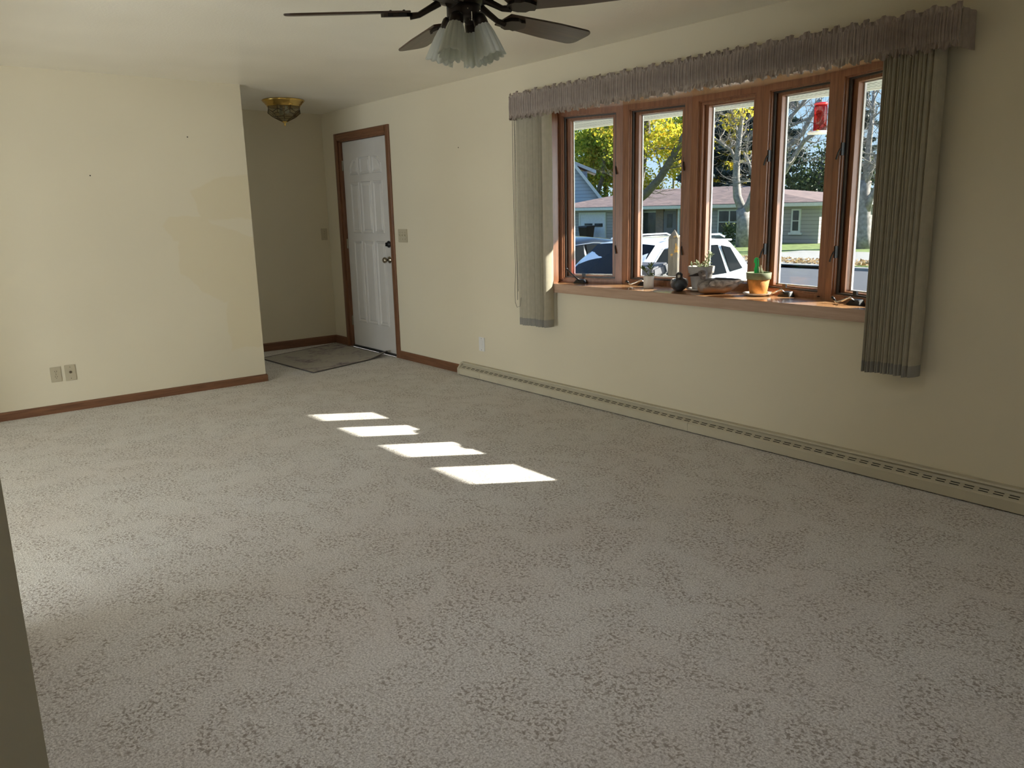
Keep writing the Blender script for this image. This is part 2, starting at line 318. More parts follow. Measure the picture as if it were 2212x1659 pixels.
M['duckdark'] = plain('decoy_dark_feathers', (0.028, 0.025, 0.024), 0.5, 0, 0.3, 40)
M['duckhead'] = plain('decoy_head_brown', (0.14, 0.11, 0.095), 0.5, 0, 0.3, 60)
M['duckbill'] = plain('decoy_bill', (0.02, 0.018, 0.018), 0.35)
M['duckcheek'] = plain('decoy_cheek', (0.42, 0.38, 0.33), 0.5)
M['duckblack'] = duckmat('black_white_decoy_paint', (0.03, 0.032, 0.036), (0.09, 0.095, 0.11), (0.03, 0.03, 0.032), 14)
M['duckflank'] = plain('decoy_grey_flank', (0.46, 0.45, 0.43), 0.5, 0, 0.15, 40)
M['nail'] = plain('nail_hole', (0.05, 0.04, 0.03), 0.8)

# ------------------------------------------------------------------ mesh helpers
class MB:
    def __init__(s): s.v = []; s.f = []
    def add(s, vs, fs):
        o = len(s.v); s.v += [tuple(x) for x in vs]; s.f += [tuple(i+o for i in q) for q in fs]; return s
    def box(s, a, b):
        (x0, y0, z0), (x1, y1, z1) = a, b
        x0, x1 = min(x0, x1), max(x0, x1); y0, y1 = min(y0, y1), max(y0, y1); z0, z1 = min(z0, z1), max(z0, z1)
        return s.hexa([(x0, y0, z0), (x1, y0, z0), (x1, y1, z0), (x0, y1, z0), (x0, y0, z1), (x1, y0, z1), (x1, y1, z1), (x0, y1, z1)])
    def hexa(s, p): return s.add(p, [(0, 3, 2, 1), (4, 5, 6, 7), (0, 1, 5, 4), (1, 2, 6, 5), (2, 3, 7, 6), (3, 0, 4, 7)])
    def prism(s, poly, z0, z1):
        n = len(poly)
        return s.add([(x, y, z0) for x, y in poly]+[(x, y, z1) for x, y in poly],
                     [tuple(range(n-1, -1, -1)), tuple(range(n, 2*n))]+[(i, (i+1) % n, n+(i+1) % n, n+i) for i in range(n)])
    def extrude(s, prof, fn, a, b):      # prof: list of 2D points, fn(t,p)->3D
        n = len(prof)
        return s.add([fn(a, q) for q in prof]+[fn(b, q) for q in prof],
                     [tuple(range(n-1, -1, -1)), tuple(range(n, 2*n))]+[(i, (i+1) % n, n+(i+1) % n, n+i) for i in range(n)])
    def tube(s, pts, rad, n=8, cap=True):
        pts = [Vector(p) for p in pts]; rad = rad if isinstance(rad, (list, tuple)) else [rad]*len(pts)
        rings = []; prev = None
        for i, p in enumerate(pts):
            t = (pts[min(i+1, len(pts)-1)]-pts[max(i-1, 0)])
            t = t.normalized() if t.length > 1e-9 else Vector((0, 0, 1))
            if prev is None: a = t.orthogonal().normalized()
            else:
                a = prev-t*prev.dot(t); a = a.normalized() if a.length > 1e-6 else t.orthogonal().normalized()
            prev = a; b = t.cross(a)
            rings.append([p+(a*math.cos(2*pi*k/n)+b*math.sin(2*pi*k/n))*rad[i] for k in range(n)])
        fs = [(i*n+k, i*n+(k+1) % n, (i+1)*n+(k+1) % n, (i+1)*n+k) for i in range(len(pts)-1) for k in range(n)]
        if cap: fs += [tuple(range(n-1, -1, -1)), tuple((len(pts)-1)*n+k for k in range(n))]
        return s.add([v for r in rings for v in r], fs)
    def lathe(s, prof, c=(0, 0, 0), n=24, axis='z', scal=None, capends=True):
        vs = []
        for j, (r, h) in enumerate(prof):
            for k in range(n):
                a = 2*pi*k/n; rr = r*(scal(a, j) if scal else 1)
                if axis == 'z': q = (c[0]+rr*math.cos(a), c[1]+rr*math.sin(a), c[2]+h)
                elif axis == 'y': q = (c[0]+rr*math.cos(a), c[1]+h, c[2]+rr*math.sin(a))
                else: q = (c[0]+h, c[1]+rr*math.cos(a), c[2]+rr*math.sin(a))
                vs.append(q)
        m_ = len(prof)
        fs = [(j*n+k, j*n+(k+1) % n, (j+1)*n+(k+1) % n, (j+1)*n+k) for j in range(m_-1) for k in range(n)]
        if capends: fs += [tuple(range(n-1, -1, -1)), tuple((m_-1)*n+k for k in range(n))]
        return s.add(vs, fs)
    def loft(s, st, n=16):               # stations (x, yc, zc, hw, hh) of ellipses across x
        vs = []
        for x, yc, zc, hw, hh in st:
            vs += [(x, yc+hw*math.cos(2*pi*k/n), zc+hh*math.sin(2*pi*k/n)) for k in range(n)]
        m_ = len(st)
        fs = [(j*n+k, (j+1)*n+k, (j+1)*n+(k+1) % n, j*n+(k+1) % n) for j in range(m_-1) for k in range(n)]
        fs += [tuple(range(n)), tuple((m_-1)*n+k for k in range(n-1, -1, -1))]
        return s.add(vs, fs)
    def xf(s, mat):
        s.v = [tuple(mat @ Vector(v)) for v in s.v]; return s
    def build(s, name, mat, parent=None, smooth=False, bevel=0.0, fix=True):
        me = bpy.data.meshes.new(name); me.from_pydata(s.v, [], s.f)
        if fix or bevel:
            bm = bmesh.new(); bm.from_mesh(me)
            if bevel:
                bmesh.ops.remove_doubles(bm, verts=bm.verts, dist=1e-6)
                bmesh.ops.bevel(bm, geom=[e for e in bm.edges if e.is_manifold and e.calc_face_angle(0) > 0.5], offset=bevel, segments=2, affect='EDGES', clamp_overlap=True)
            bmesh.ops.recalc_face_normals(bm, faces=bm.faces); bm.to_mesh(me); bm.free()
        if smooth:
            me.polygons.foreach_set('use_smooth', [True]*len(me.polygons))
        me.materials.append(M[mat] if isinstance(mat, str) else mat)
        o = bpy.data.objects.new(name, me); C.objects.link(o)
        if parent is not None: o.parent = parent
        return o
def fast_mesh(name, verts, quads, mat, parent=None):
    me = bpy.data.meshes.new(name); nv, nf = len(verts), len(quads)
    me.vertices.add(nv); me.vertices.foreach_set('co', np.asarray(verts, np.float32).ravel())
    me.loops.add(nf*4); me.loops.foreach_set('vertex_index', np.asarray(quads, np.int32).ravel())
    me.polygons.add(nf); me.polygons.foreach_set('loop_start', np.arange(0, nf*4, 4, dtype=np.int32))
    me.update(calc_edges=True); me.validate()
    me.materials.append(M[mat]); o = bpy.data.objects.new(name, me); C.objects.link(o)
    if parent is not None: o.parent = parent
    return o
def empty(name, loc=(0, 0, 0), rz=0.0):
    o = bpy.data.objects.new(name, None); o.empty_display_size = 0.05; C.objects.link(o); o.location = loc; o.rotation_euler = (0, 0, rz); return o
def tag(o, label=None, cat=None, group=None, kind=None):
    if label: o['label'] = label
    if cat: o['category'] = cat
    if group: o['group'] = group
    if kind: o['kind'] = kind
    return o
def struct(o, label, cat): return tag(o, label, cat, kind='structure')
def share(o, name, loc=None, parent=None, rot=None):
    c = o.copy(); c.name = name; C.objects.link(c)
    if parent is not None: c.parent = parent
    if loc is not None: c.location = loc
    if rot is not None: c.rotation_euler = rot
    return c

# ------------------------------------------------------------------ room shell
HC = 2.40; XL = 1.468; YP = -1.394; YB = -3.804; XR = 10.2
WIN = (3.575, 6.105, 0.79, 2.065); DOOR = (0.335, 1.335, 0.0, 2.12)
struct(MB().box((-0.15, -7.4, -0.12), (XR+0.15, 0.0, 0.0)).build('floor', 'carpet'), 'beige sculpted wall-to-wall carpet', 'floor')
struct(MB().box((-0.15, -7.4, HC), (XR+0.15, 0.14, HC+0.1)).build('ceiling', 'ceiling'), 'cream painted ceiling of the room and entry', 'ceiling')
b = MB()
b.box((-0.15, 0, 0), (DOOR[0], 0.14, HC)); b.box((DOOR[0], 0, DOOR[3]), (DOOR[1], 0.14, HC)); b.box((DOOR[1], 0, 0), (WIN[0], 0.14, HC))
b.box((WIN[0], 0, 0), (WIN[1], 0.14, WIN[2])); b.box((WIN[0], 0, WIN[3]), (WIN[1], 0.14, HC)); b.box((WIN[1], 0, 0), (XR+0.15, 0.14, HC))
struct(b.build('wall_front', 'wall', fix=False), 'cream wall holding the bow window and the entry door', 'wall')
struct(MB().box((XL-0.12, YB-0.12, 0), (XL, YP, HC)).build('wall_left', 'wall_patch'), 'cream partition wall with two outlets and touched-up paint', 'wall')
struct(MB().box((-0.15, -2.8, 0), (0, 0, HC)).build('wall_entry', 'wall'), 'shaded cream wall at the far end of the entry', 'wall')
struct(MB().box((0, -2.8, 0), (0.3, -2.68, HC)).box((1.1, -2.8, 0), (XL-0.12, -2.68, HC)).box((0.3, -2.8, 0), (1.1, -2.68, 0.8)).box((0.3, -2.8, 2.1), (1.1, -2.68, HC)).build('wall_entry_side', 'wall', fix=False), 'cream wall closing the entry behind the partition', 'wall')
PD = (1.9, 4.9, 0.0, 2.12)  # rear opening shaped to steer the fill light
b = MB(); b.box((XL, YB-0.12, 0), (PD[0], YB, HC)).box((PD[0], YB-0.12, PD[3]), (PD[1], YB, HC)).box((PD[1], YB-0.12, 0), (7.0, YB, HC))
b.box((8.9, YB-0.12, 0), (XR, YB, HC)).box((7.0, YB-0.12, 2.12), (8.9, YB, HC))
struct(b.build('wall_back', 'wall', fix=False), 'dim cream end of the near wall at the lower left edge', 'wall')
struct(MB().box((6.9, -5.6, 0), (9.0, -5.48, HC)).box((6.88, -5.48, 0), (7.0, YB-0.12, HC)).box((8.9, -5.48, 0), (9.02, YB-0.12, HC)).build('wall_hall', 'wall', fix=False), 'cream hall walls behind the opening', 'wall')
DY = -7.2; x0_, x1_ = BKX-BKW/2, BKX+BKW/2
b = MB().box((0.9, DY, 0), (1.02, YB-0.12, HC)).box((6.75, DY, 0), (6.87, YB-0.12, HC)).box((0.9, DY-0.12, 0), (x0_, DY, HC)).box((x1_, DY-0.12, 0), (6.87, DY, HC)).box((x0_, DY-0.12, 2.12), (x1_, DY, HC)).box((1.02, YB-0.12, 0), (XL, YB-0.1, HC))
struct(b.build('wall_added_room', 'wall', fix=False), 'cream walls of an unseen room added to channel the fill light', 'wall')  # unseen room, added so the rear fill light falls off towards the right
RW = (-3.1, -1.3, 0.9, 2.05)
b = MB(); b.box((XR, -5.6, 0), (XR+0.15, RW[0], HC)).box((XR, RW[0], 0), (XR+0.15, RW[1], RW[2])).box((XR, RW[0], RW[3]), (XR+0.15, RW[1], HC)).box((XR, RW[1], 0), (XR+0.15, 0, HC))
struct(b.build('wall_right', 'wall', fix=False), 'cream wall at the right-hand end of the room', 'wall')
# unseen openings added to let the fill lamps shine in
w2 = empty('added_window_2', (BKX, DY-0.06, 0)); struct(w2, 'unseen sliding patio door added to let the rear fill light in', 'window')
for i in range(2):
    pw_ = BKW/2; x0 = -pw_+pw_*i; f = MB()
    f.box((x0, -0.03, 0.0), (x0+0.07, 0.03, 2.12)).box((x0+pw_-0.07, -0.03, 0.0), (x0+pw_, 0.03, 2.12)).box((x0+0.07, -0.03, 0.0), (x0+pw_-0.07, 0.03, 0.10)).box((x0+0.07, -0.03, 2.02), (x0+pw_-0.07, 0.03, 2.12))
    fo = f.build('door_frame', 'white_clad', w2, fix=False); MB().box((x0+0.07, -0.004, 0.10), (x0+pw_-0.07, 0.004, 2.02)).build('pane', 'glass', fo)
w3 = empty('added_window_3', (XR+0.07, -2.2, 0)); struct(w3, 'unseen double window added for the right-hand fill light', 'window')
for i in range(2):
    y0 = -0.9+0.9*i; f = MB()
    f.box((-0.03, y0, 0.9), (0.03, y0+0.06, 2.05)).box((-0.03, y0+0.84, 0.9), (0.03, y0+0.9, 2.05)).box((-0.03, y0+0.06, 0.9), (0.03, y0+0.84, 0.96)).box((-0.03, y0+0.06, 1.99), (0.03, y0+0.84, 2.05))
    fo = f.build('window_frame', 'win_z', w3, fix=False); MB().box((-0.004, y0+0.06, 0.96), (0.004, y0+0.84, 1.99)).build('pane', 'glass', fo)

w4 = empty('added_window_4', (0.7, -2.74, 0)); struct(w4, 'unseen small window added for the entry fill light', 'window')  # unseen window added so the entry fill lamp can shine in
fo = MB().box((-0.4, -0.03, 0.8), (-0.34, 0.03, 2.1)).box((0.34, -0.03, 0.8), (0.4, 0.03, 2.1)).box((-0.34, -0.03, 0.8), (0.34, 0.03, 0.86)).box((-0.34, -0.03, 2.04), (0.34, 0.03, 2.1)).build('window_frame', 'win_z', w4, fix=False); MB().box((-0.34, -0.004, 0.86), (0.34, 0.004, 2.04)).build('pane', 'glass', fo)
# baseboards
def baseprof(h=0.062, t=0.013): return [(0, 0), (t, 0), (t, h-0.012), (t-0.006, h), (0, h)]
b = MB().extrude(baseprof(), lambda t, q: (XL+q[0], t, q[1]), YB, YP-0.0); b.extrude(baseprof(), lambda t, q: (t, YP+q[0], q[1]), XL-0.12, XL+0.013)
struct(b.build('baseboard_left', 'trim_y'), 'stained wooden baseboard along the partition wall', 'baseboard')
struct(MB().extrude(baseprof(0.085), lambda t, q: (q[0], t, q[1]), -2.68, 0).build('baseboard_entry', 'trim_y'), 'dark stained baseboard along the far entry wall', 'baseboard')
struct(MB().extrude(baseprof(0.085), lambda t, q: (t, -q[0], q[1]), 0.0135, 0.27).build('baseboard_entry_corner', 'trim_x'), 'short stained baseboard between entry corner and door casing', 'baseboard')
struct(MB().extrude(baseprof(0.075), lambda t, q: (t, -q[0], q[1]), 1.372, 2.425).build('baseboard_front', 'trim_x'), 'stained baseboard between the door and the heater', 'baseboard')
# nail holes
for i, (x, y, z, ax) in enumerate([(XL, -2.553, 1.692, 'x'), (XL, -1.84, 1.985, 'x'), (2.46, 0, 1.89, 'y')]):
    o = MB().lathe([(0.004, 0), (0.005, 0.0015), (0.002, 0.003)], (0, 0, 0), 8, ax).build('nail', 'nail')
    o.location = (x, y, z) if ax == 'x' else (x, -0.003, z)
    tag(o, ['tiny dark nail low on the partition wall left of centre', 'tiny dark nail higher on the partition wall', 'tiny dark nail in the wall between door and valance'][i], 'nail')

# ------------------------------------------------------------------ entry door
d1 = empty('door_1', (0.84, 0.0, 0)); struct(d1, 'white nine-panel entry door in stained wood casing', 'door')
ox = -0.84
c = MB()
cw = [(0, 0), (0.068, 0), (0.068, -0.012), (0.05, -0.018), (0.012, -0.016), (0, -0.011)]
b = MB().extrude(cw, lambda t, q: (0.27+q[0]+ox, q[1], t), 0, 2.175); b.build('casing', 'trim_z', d1)
b = MB().extrude(cw, lambda t, q: (1.372-q[0]+ox, q[1], t), 0, 2.175); b.build('casing', 'trim_z', d1)
b = MB().extrude([(p[0], p[1]) for p in cw], lambda t, q: (t+ox, q[1]-0.0005, 2.176-q[0]), 0.338, 1.304); b.build('casing', 'trim_x', d1)
b = MB().box((0.338+ox, 0, 0), (0.382+ox, 0.14, 2.1)).box((1.295+ox, 0, 0), (1.335+ox, 0.14, 2.1)).box((0.338+ox, 0, 2.092), (1.335+ox, 0.14, 2.12)); b.build('jamb', 'trim_z', d1, fix=False)
MB().box((0.382+ox, 0.005, 0), (1.295+ox, 0.14, 0.021)).build('threshold', 'blackmetal', d1)
SX0, SX1, SZ0, SZ1 = 0.386+ox, 1.291+ox, 0.022, 2.088; SY = 0.020
MB().box((0.382+ox, 0.105, 0.021), (1.295+ox, 0.135, 2.092)).build('leak_blocker', 'doorpaint', d1)  # unseen backing panel added to stop light leaking under the door
slab = MB().box((SX0, SY, SZ0), (SX1, SY+0.044, SZ1)).build('slab', 'doorpaint', d1, bevel=0.002)
SW = SX1-SX0
def panel(u0, u1, z0, z1, arch=0):
    x0, x1 = SX0+u0*SW, SX0+u1*SW
    def outline(k, y):
        pts = [(x0+k, z0+k), (x1-k, z0+k)]
        if arch == 1: pts += [(x1-k, z1-k*0.8), (x0+k+0.06, z1-k*1.0-0.012), (x0+k, z1-k-0.07)]
        elif arch == -1: pts += [(x1-k, z1-k-0.07), (x1-k-0.06, z1-k-0.012), (x0+k, z1-k*0.8)]
        else: pts += [(x1-k, z1-k), (x0+k, z1-k)]
        return [(a, y, z) for a, z in pts]
    rings = [outline(0, SY+0.001), outline(0.006, SY-0.009), outline(0.014, SY-0.009), outline(0.026, SY-0.001), outline(0.040, SY-0.007)]
    n = len(rings[0]); m_ = MB()
    m_.add([v for r in rings for v in r], [(j*n+k, j*n+(k+1) % n, (j+1)*n+(k+1) % n, (j+1)*n+k) for j in range(len(rings)-1) for k in range(n)]+[tuple((len(rings)-1)*n+k for k in range(n))])
    return m_.build('panel', 'doorpaint', slab)
cols = [(0.150, 0.345), (0.385, 0.615), (0.655, 0.850)]
for ci, (a, b_) in enumerate(cols):
    panel(a, b_, 1.76, 1.925, {0: 1, 1: 0, 2: -1}[ci]); panel(a, b_, 1.19, 1.69); panel(a, b_, 0.28, 1.115)
for z in (1.86, 1.08, 0.28):
    h = MB().tube([(SX0-0.004, SY-0.008, z-0.05), (SX0-0.004, SY-0.008, z+0.05)], 0.008, 10); h.box((SX0-0.012, SY-0.003, z-0.05), (SX0+0.002, SY, z+0.05)); h.build('hinge', 'nickel', d1)
KX = 1.222+ox
k = MB().lathe([(0.0, -0.075), (0.018, -0.074), (0.027, -0.066), (0.029, -0.055), (0.024, -0.043), (0.013, -0.036), (0.011, -0.02), (0.014, -0.014), (0.030, -0.010), (0.033, -0.003), (0.033, 0)], (KX, SY, 0.94), 24, 'y').build('knob', 'nickel', slab, True)
k = MB().lathe([(0.0, -0.022), (0.014, -0.021), (0.024, -0.016), (0.031, -0.010), (0.033, 0)], (KX, SY, 1.088), 24, 'y').build('deadbolt', 'blackmetal', slab, True)
MB().box((KX-0.006, SY-0.04, 1.070), (KX+0.006, SY-0.018, 1.106)).build('thumb_turn', 'blackmetal', k, bevel=0.002)

# ------------------------------------------------------------------ plates on the walls
def plate(name, label, cat, wdt, hgt, mat, feats, loc, face):
    t = empty(name, loc); tag(t, label, cat)
    t.rotation_euler = (0, 0, {'front': 0, 'left': pi/2, 'entry': pi/2}[face])     # local -y faces the room
    MB().box((-wdt/2, -0.006, -hgt/2), (wdt/2, 0, hgt/2)).build('cover_plate', mat, t, bevel=0.0025)
    for f in feats:
        if f[0] == 'toggle':
            MB().box((f[1]-0.006, -0.0075, -0.013), (f[1]+0.006, -0.005, 0.013)).build('toggle_slot', mat, t)
            MB().hexa([(f[1]-0.004, -0.007, -0.004), (f[1]+0.004, -0.007, -0.004), (f[1]+0.004, -0.007, 0.008), (f[1]-0.004, -0.007, 0.008),
                       (f[1]-0.0035, -0.019, 0.004), (f[1]+0.0035, -0.019, 0.004), (f[1]+0.0035, -0.017, 0.011), (f[1]-0.0035, -0.017, 0.011)]).build('toggle', mat, t)
        if f[0] == 'screw': MB().lathe([(0.003, 0), (0.0028, -0.0012), (0.0, -0.0016)], (f[1], -0.006, f[2]), 10, 'y').build('screw', 'nickel', t)
        if f[0] == 'socket':
            so_ = MB().lathe([(0.0165, 0), (0.0165, -0.0025), (0.0, -0.0027)], (f[1], -0.006, f[2]), 20, 'y').build('socket', mat, t)
            for dx in (-0.006, 0.006): MB().box((f[1]+dx-0.0012, -0.0092, f[2]+0.0005), (f[1]+dx+0.0012, -0.0086, f[2]+0.009)).build('slot', 'darkhole', so_)
            MB().lathe([(0.0024, 0), (0.0024, -0.0006), (0, -0.0006)], (f[1], -0.0086, f[2]-0.007), 8, 'y').build('slot', 'darkhole', so_)
        if f[0] == 'coax':
            MB().lathe([(0.010, 0), (0.010, -0.003), (0.0055, -0.003), (0.0055, -0.010), (0.003, -0.010), (0.003, -0.004)], (0, -0.006, 0.005), 16, 'y').build('jack', 'nickel', t)
            MB().lathe([(0.003, 0), (0, 0)], (0, -0.0155, 0.005), 8, 'y', capends=False).build('jack_hole', 'darkhole', t)
        if f[0] == 'rocker': MB().box((-0.0165, -0.009, -0.033), (0.0165, -0.005, 0.033)).build('insert', mat, t, bevel=0.001)
    return t
plate('switch_plate', 'ivory triple toggle switch plate right of the entry door', 'light switch', 0.16, 0.122, 'ivory', [('toggle', -0.046), ('toggle', 0), ('toggle', 0.046)]+[('screw', x, z) for x in (-0.046, 0, 0.046) for z in (-0.03, 0.03)], (1.521, 0, 1.172), 'front')
plate('switch_plate', 'ivory single switch plate on the shaded far entry wall', 'light switch', 0.07, 0.122, 'ivory', [('toggle', 0), ('screw', 0, 0.03), ('screw', 0, -0.03)], (0, -0.06, 1.175), 'entry')
plate('wall_outlet', 'white outlet plate above the heater left of the window', 'outlet', 0.078, 0.118, 'whiteplastic', [('rocker',), ('screw', 0, 0.048), ('screw', 0, -0.048)], (2.703, 0, 0.292), 'front')
plate('wall_outlet', 'ivory duplex outlet low on the partition wall', 'outlet', 0.07, 0.112, 'ivory', [('socket', 0, 0.0195), ('socket', 0, -0.0195), ('screw', 0, 0)], (XL, -2.953, 0.284), 'left')
plate('cable_plate', 'tan cable jack plate right of the duplex outlet', 'wall plate', 0.072, 0.118, 'ivory', [('coax',), ('screw', 0, 0.042), ('screw', 0, -0.042)], (XL, -2.858, 0.285), 'left')

# ------------------------------------------------------------------ baseboard heater
HX0, HX1 = 2.42, XR-0.02
ht = empty('baseboard_heater', (HX0, 0, 0)); tag(ht, 'long cream metal baseboard heater under the window', 'heater')
def hp(prof, a, b_, name, mat): return MB().extrude(prof, lambda t, q: (t-HX0, q[0], q[1]), a, b_).build(name, mat, ht)
hp([(0, 0), (-0.004, 0), (-0.004, 0.102), (-0.026, 0.102), (-0.030, 0.097), (-0.034, 0.099), (-0.029, 0.108), (0, 0.110)], HX0+0.02, HX1, 'back_panel', 'heater')
hp([(-0.004, 0.005), (-0.004, 0.097), (-0.014, 0.097), (-0.026, 0.076), (-0.026, 0.005)], HX0+0.02, HX1, 'damper', 'heater')
for i, (a, b_) in enumerate([(2.742, 4.92), (4.922, 7.10), (7.102, HX1)]):
    hp([(-0.026, 0.072), (-0.028, 0.079), (-0.058, 0.062), (-0.064, 0.056), (-0.064, 0.008), (-0.058, 0.004), (-0.056, 0.055)], a, b_, 'front_panel', 'heater')
hp([(0, 0.004), (0, 0.108), (-0.028, 0.104), (-0.060, 0.066), (-0.067, 0.058), (-0.067, 0.004)], HX0, HX0+0.022, 'end_cap', 'heater')
hp([(-0.026, 0.072), (-0.028, 0.079), (-0.058, 0.062), (-0.064, 0.056), (-0.064, 0.008), (-0.058, 0.004), (-0.056, 0.055)], HX0+0.022, 2.740, 'splice_panel', 'heater')
sl0 = None; nrm = Vector((0, -17, 30)).normalized(); dn = Vector((0, -30, -17)).normalized()
def slotmesh():
    L, wd = 0.042, 0.0045; m_ = MB(); q = []
    for k in (0, 0.0011):
        for (sx, sd) in ((-1, -1), (1, -1), (1, 1), (-1, 1)):
            q.append(Vector((sx*L/2, 0, 0))+dn*(sd*wd/2)+nrm*k)
    return m_.hexa(q)
x = HX0+0.07; i = 0
while x < 7.3:
    for r in (0.26, 0.66):
        base = Vector((x-HX0, -0.028, 0.079))+dn*(0.0345*r)-nrm*0.0004
        if sl0 is None: sl0 = slotmesh().build('vent_slot', 'darkhole', ht); sl0.location = base
        else: share(sl0, 'vent_slot', base, ht)
    x += 0.0635

# ------------------------------------------------------------------ bow window
BA = math.radians(10); BW = 0.52
nodes = [Vector((3.5785, 0.06))]; dirs = []
for kk in (2, 1, 0, -1, -2):
    dv = Vector((math.cos(kk*BA), math.sin(kk*BA))); dirs.append(dv); nodes.append(nodes[-1]+dv*BW)
ZS, ZH = 0.852, 2.055
w1 = empty('window_1', (4.84, 0, ZS)); struct(w1, 'five-light wooden bow window with deep sill', 'window')
W0 = Vector((4.84, 0, ZS))
def local(mb): mb.v = [(a-W0.x, b2-W0.y, c2-W0.z) for a, b2, c2 in mb.v]; return mb
def outer(d):     # bow outline pushed outward by d
    pts = []
    for i in range(6):
        if i == 0: n1 = Vector((-dirs[0].y, dirs[0].x)); pts.append(nodes[0]+n1*d)
        elif i == 5: n1 = Vector((-dirs[4].y, dirs[4].x)); pts.append(nodes[5]+n1*d)
        else:
            na = Vector((-dirs[i-1].y, dirs[i-1].x)); nb = Vector((-dirs[i].y, dirs[i].x)); nn = (na+nb); pts.append(nodes[i]+nn/nn.length*d/math.cos(BA/2))
    return [(p.x, p.y) for p in pts]
sillpoly = [(3.60, -0.030)]+[(3.60, 0.03)]+outer(0.03)+[(6.085, 0.03), (6.085, -0.030)]
local(MB().prism(sillpoly, ZS-0.022, ZS)).build('sill_board', 'sillwood', w1)
local(MB().box((3.585, -0.036, ZS-0.064), (6.10, -0.006, ZS-0.0005))).build('sill_apron', 'apronwood', w1, bevel=0.003)
headpoly = [(3.60, -0.01)]+outer(0.12)+[(6.085, -0.01)]
local(MB().prism(headpoly, ZH, ZH+0.03)).build('head_board', 'headwood', w1)
local(MB().prism([(3.59, 0.07)]+outer(0.13)+[(6.095, 0.07)], ZS-0.20, ZS-0.023)).build('seat_box', 'white_clad', w1)
local(MB().prism([(3.59, 0.07)]+outer(0.13)+[(6.095, 0.07)], ZH+0.03, ZH+0.10)).build('roof_box', 'white_clad', w1)
for sgn, xo in ((1, 3.60), (-1, 6.085)):
    local(MB().hexa([(xo, -0.03, ZS-0.06), (xo+sgn*0.022, -0.03, ZS-0.06), (xo+sgn*0.004, 0.075, ZS-0.06), (xo-sgn*0.02, 0.075, ZS-0.06),
                     (xo, -0.03, ZH+0.01), (xo+sgn*0.022, -0.03, ZH+0.01), (xo+sgn*0.004, 0.075, ZH+0.01), (xo-sgn*0.02, 0.075, ZH+0.01)])).build('side_jamb', 'win_z', w1)
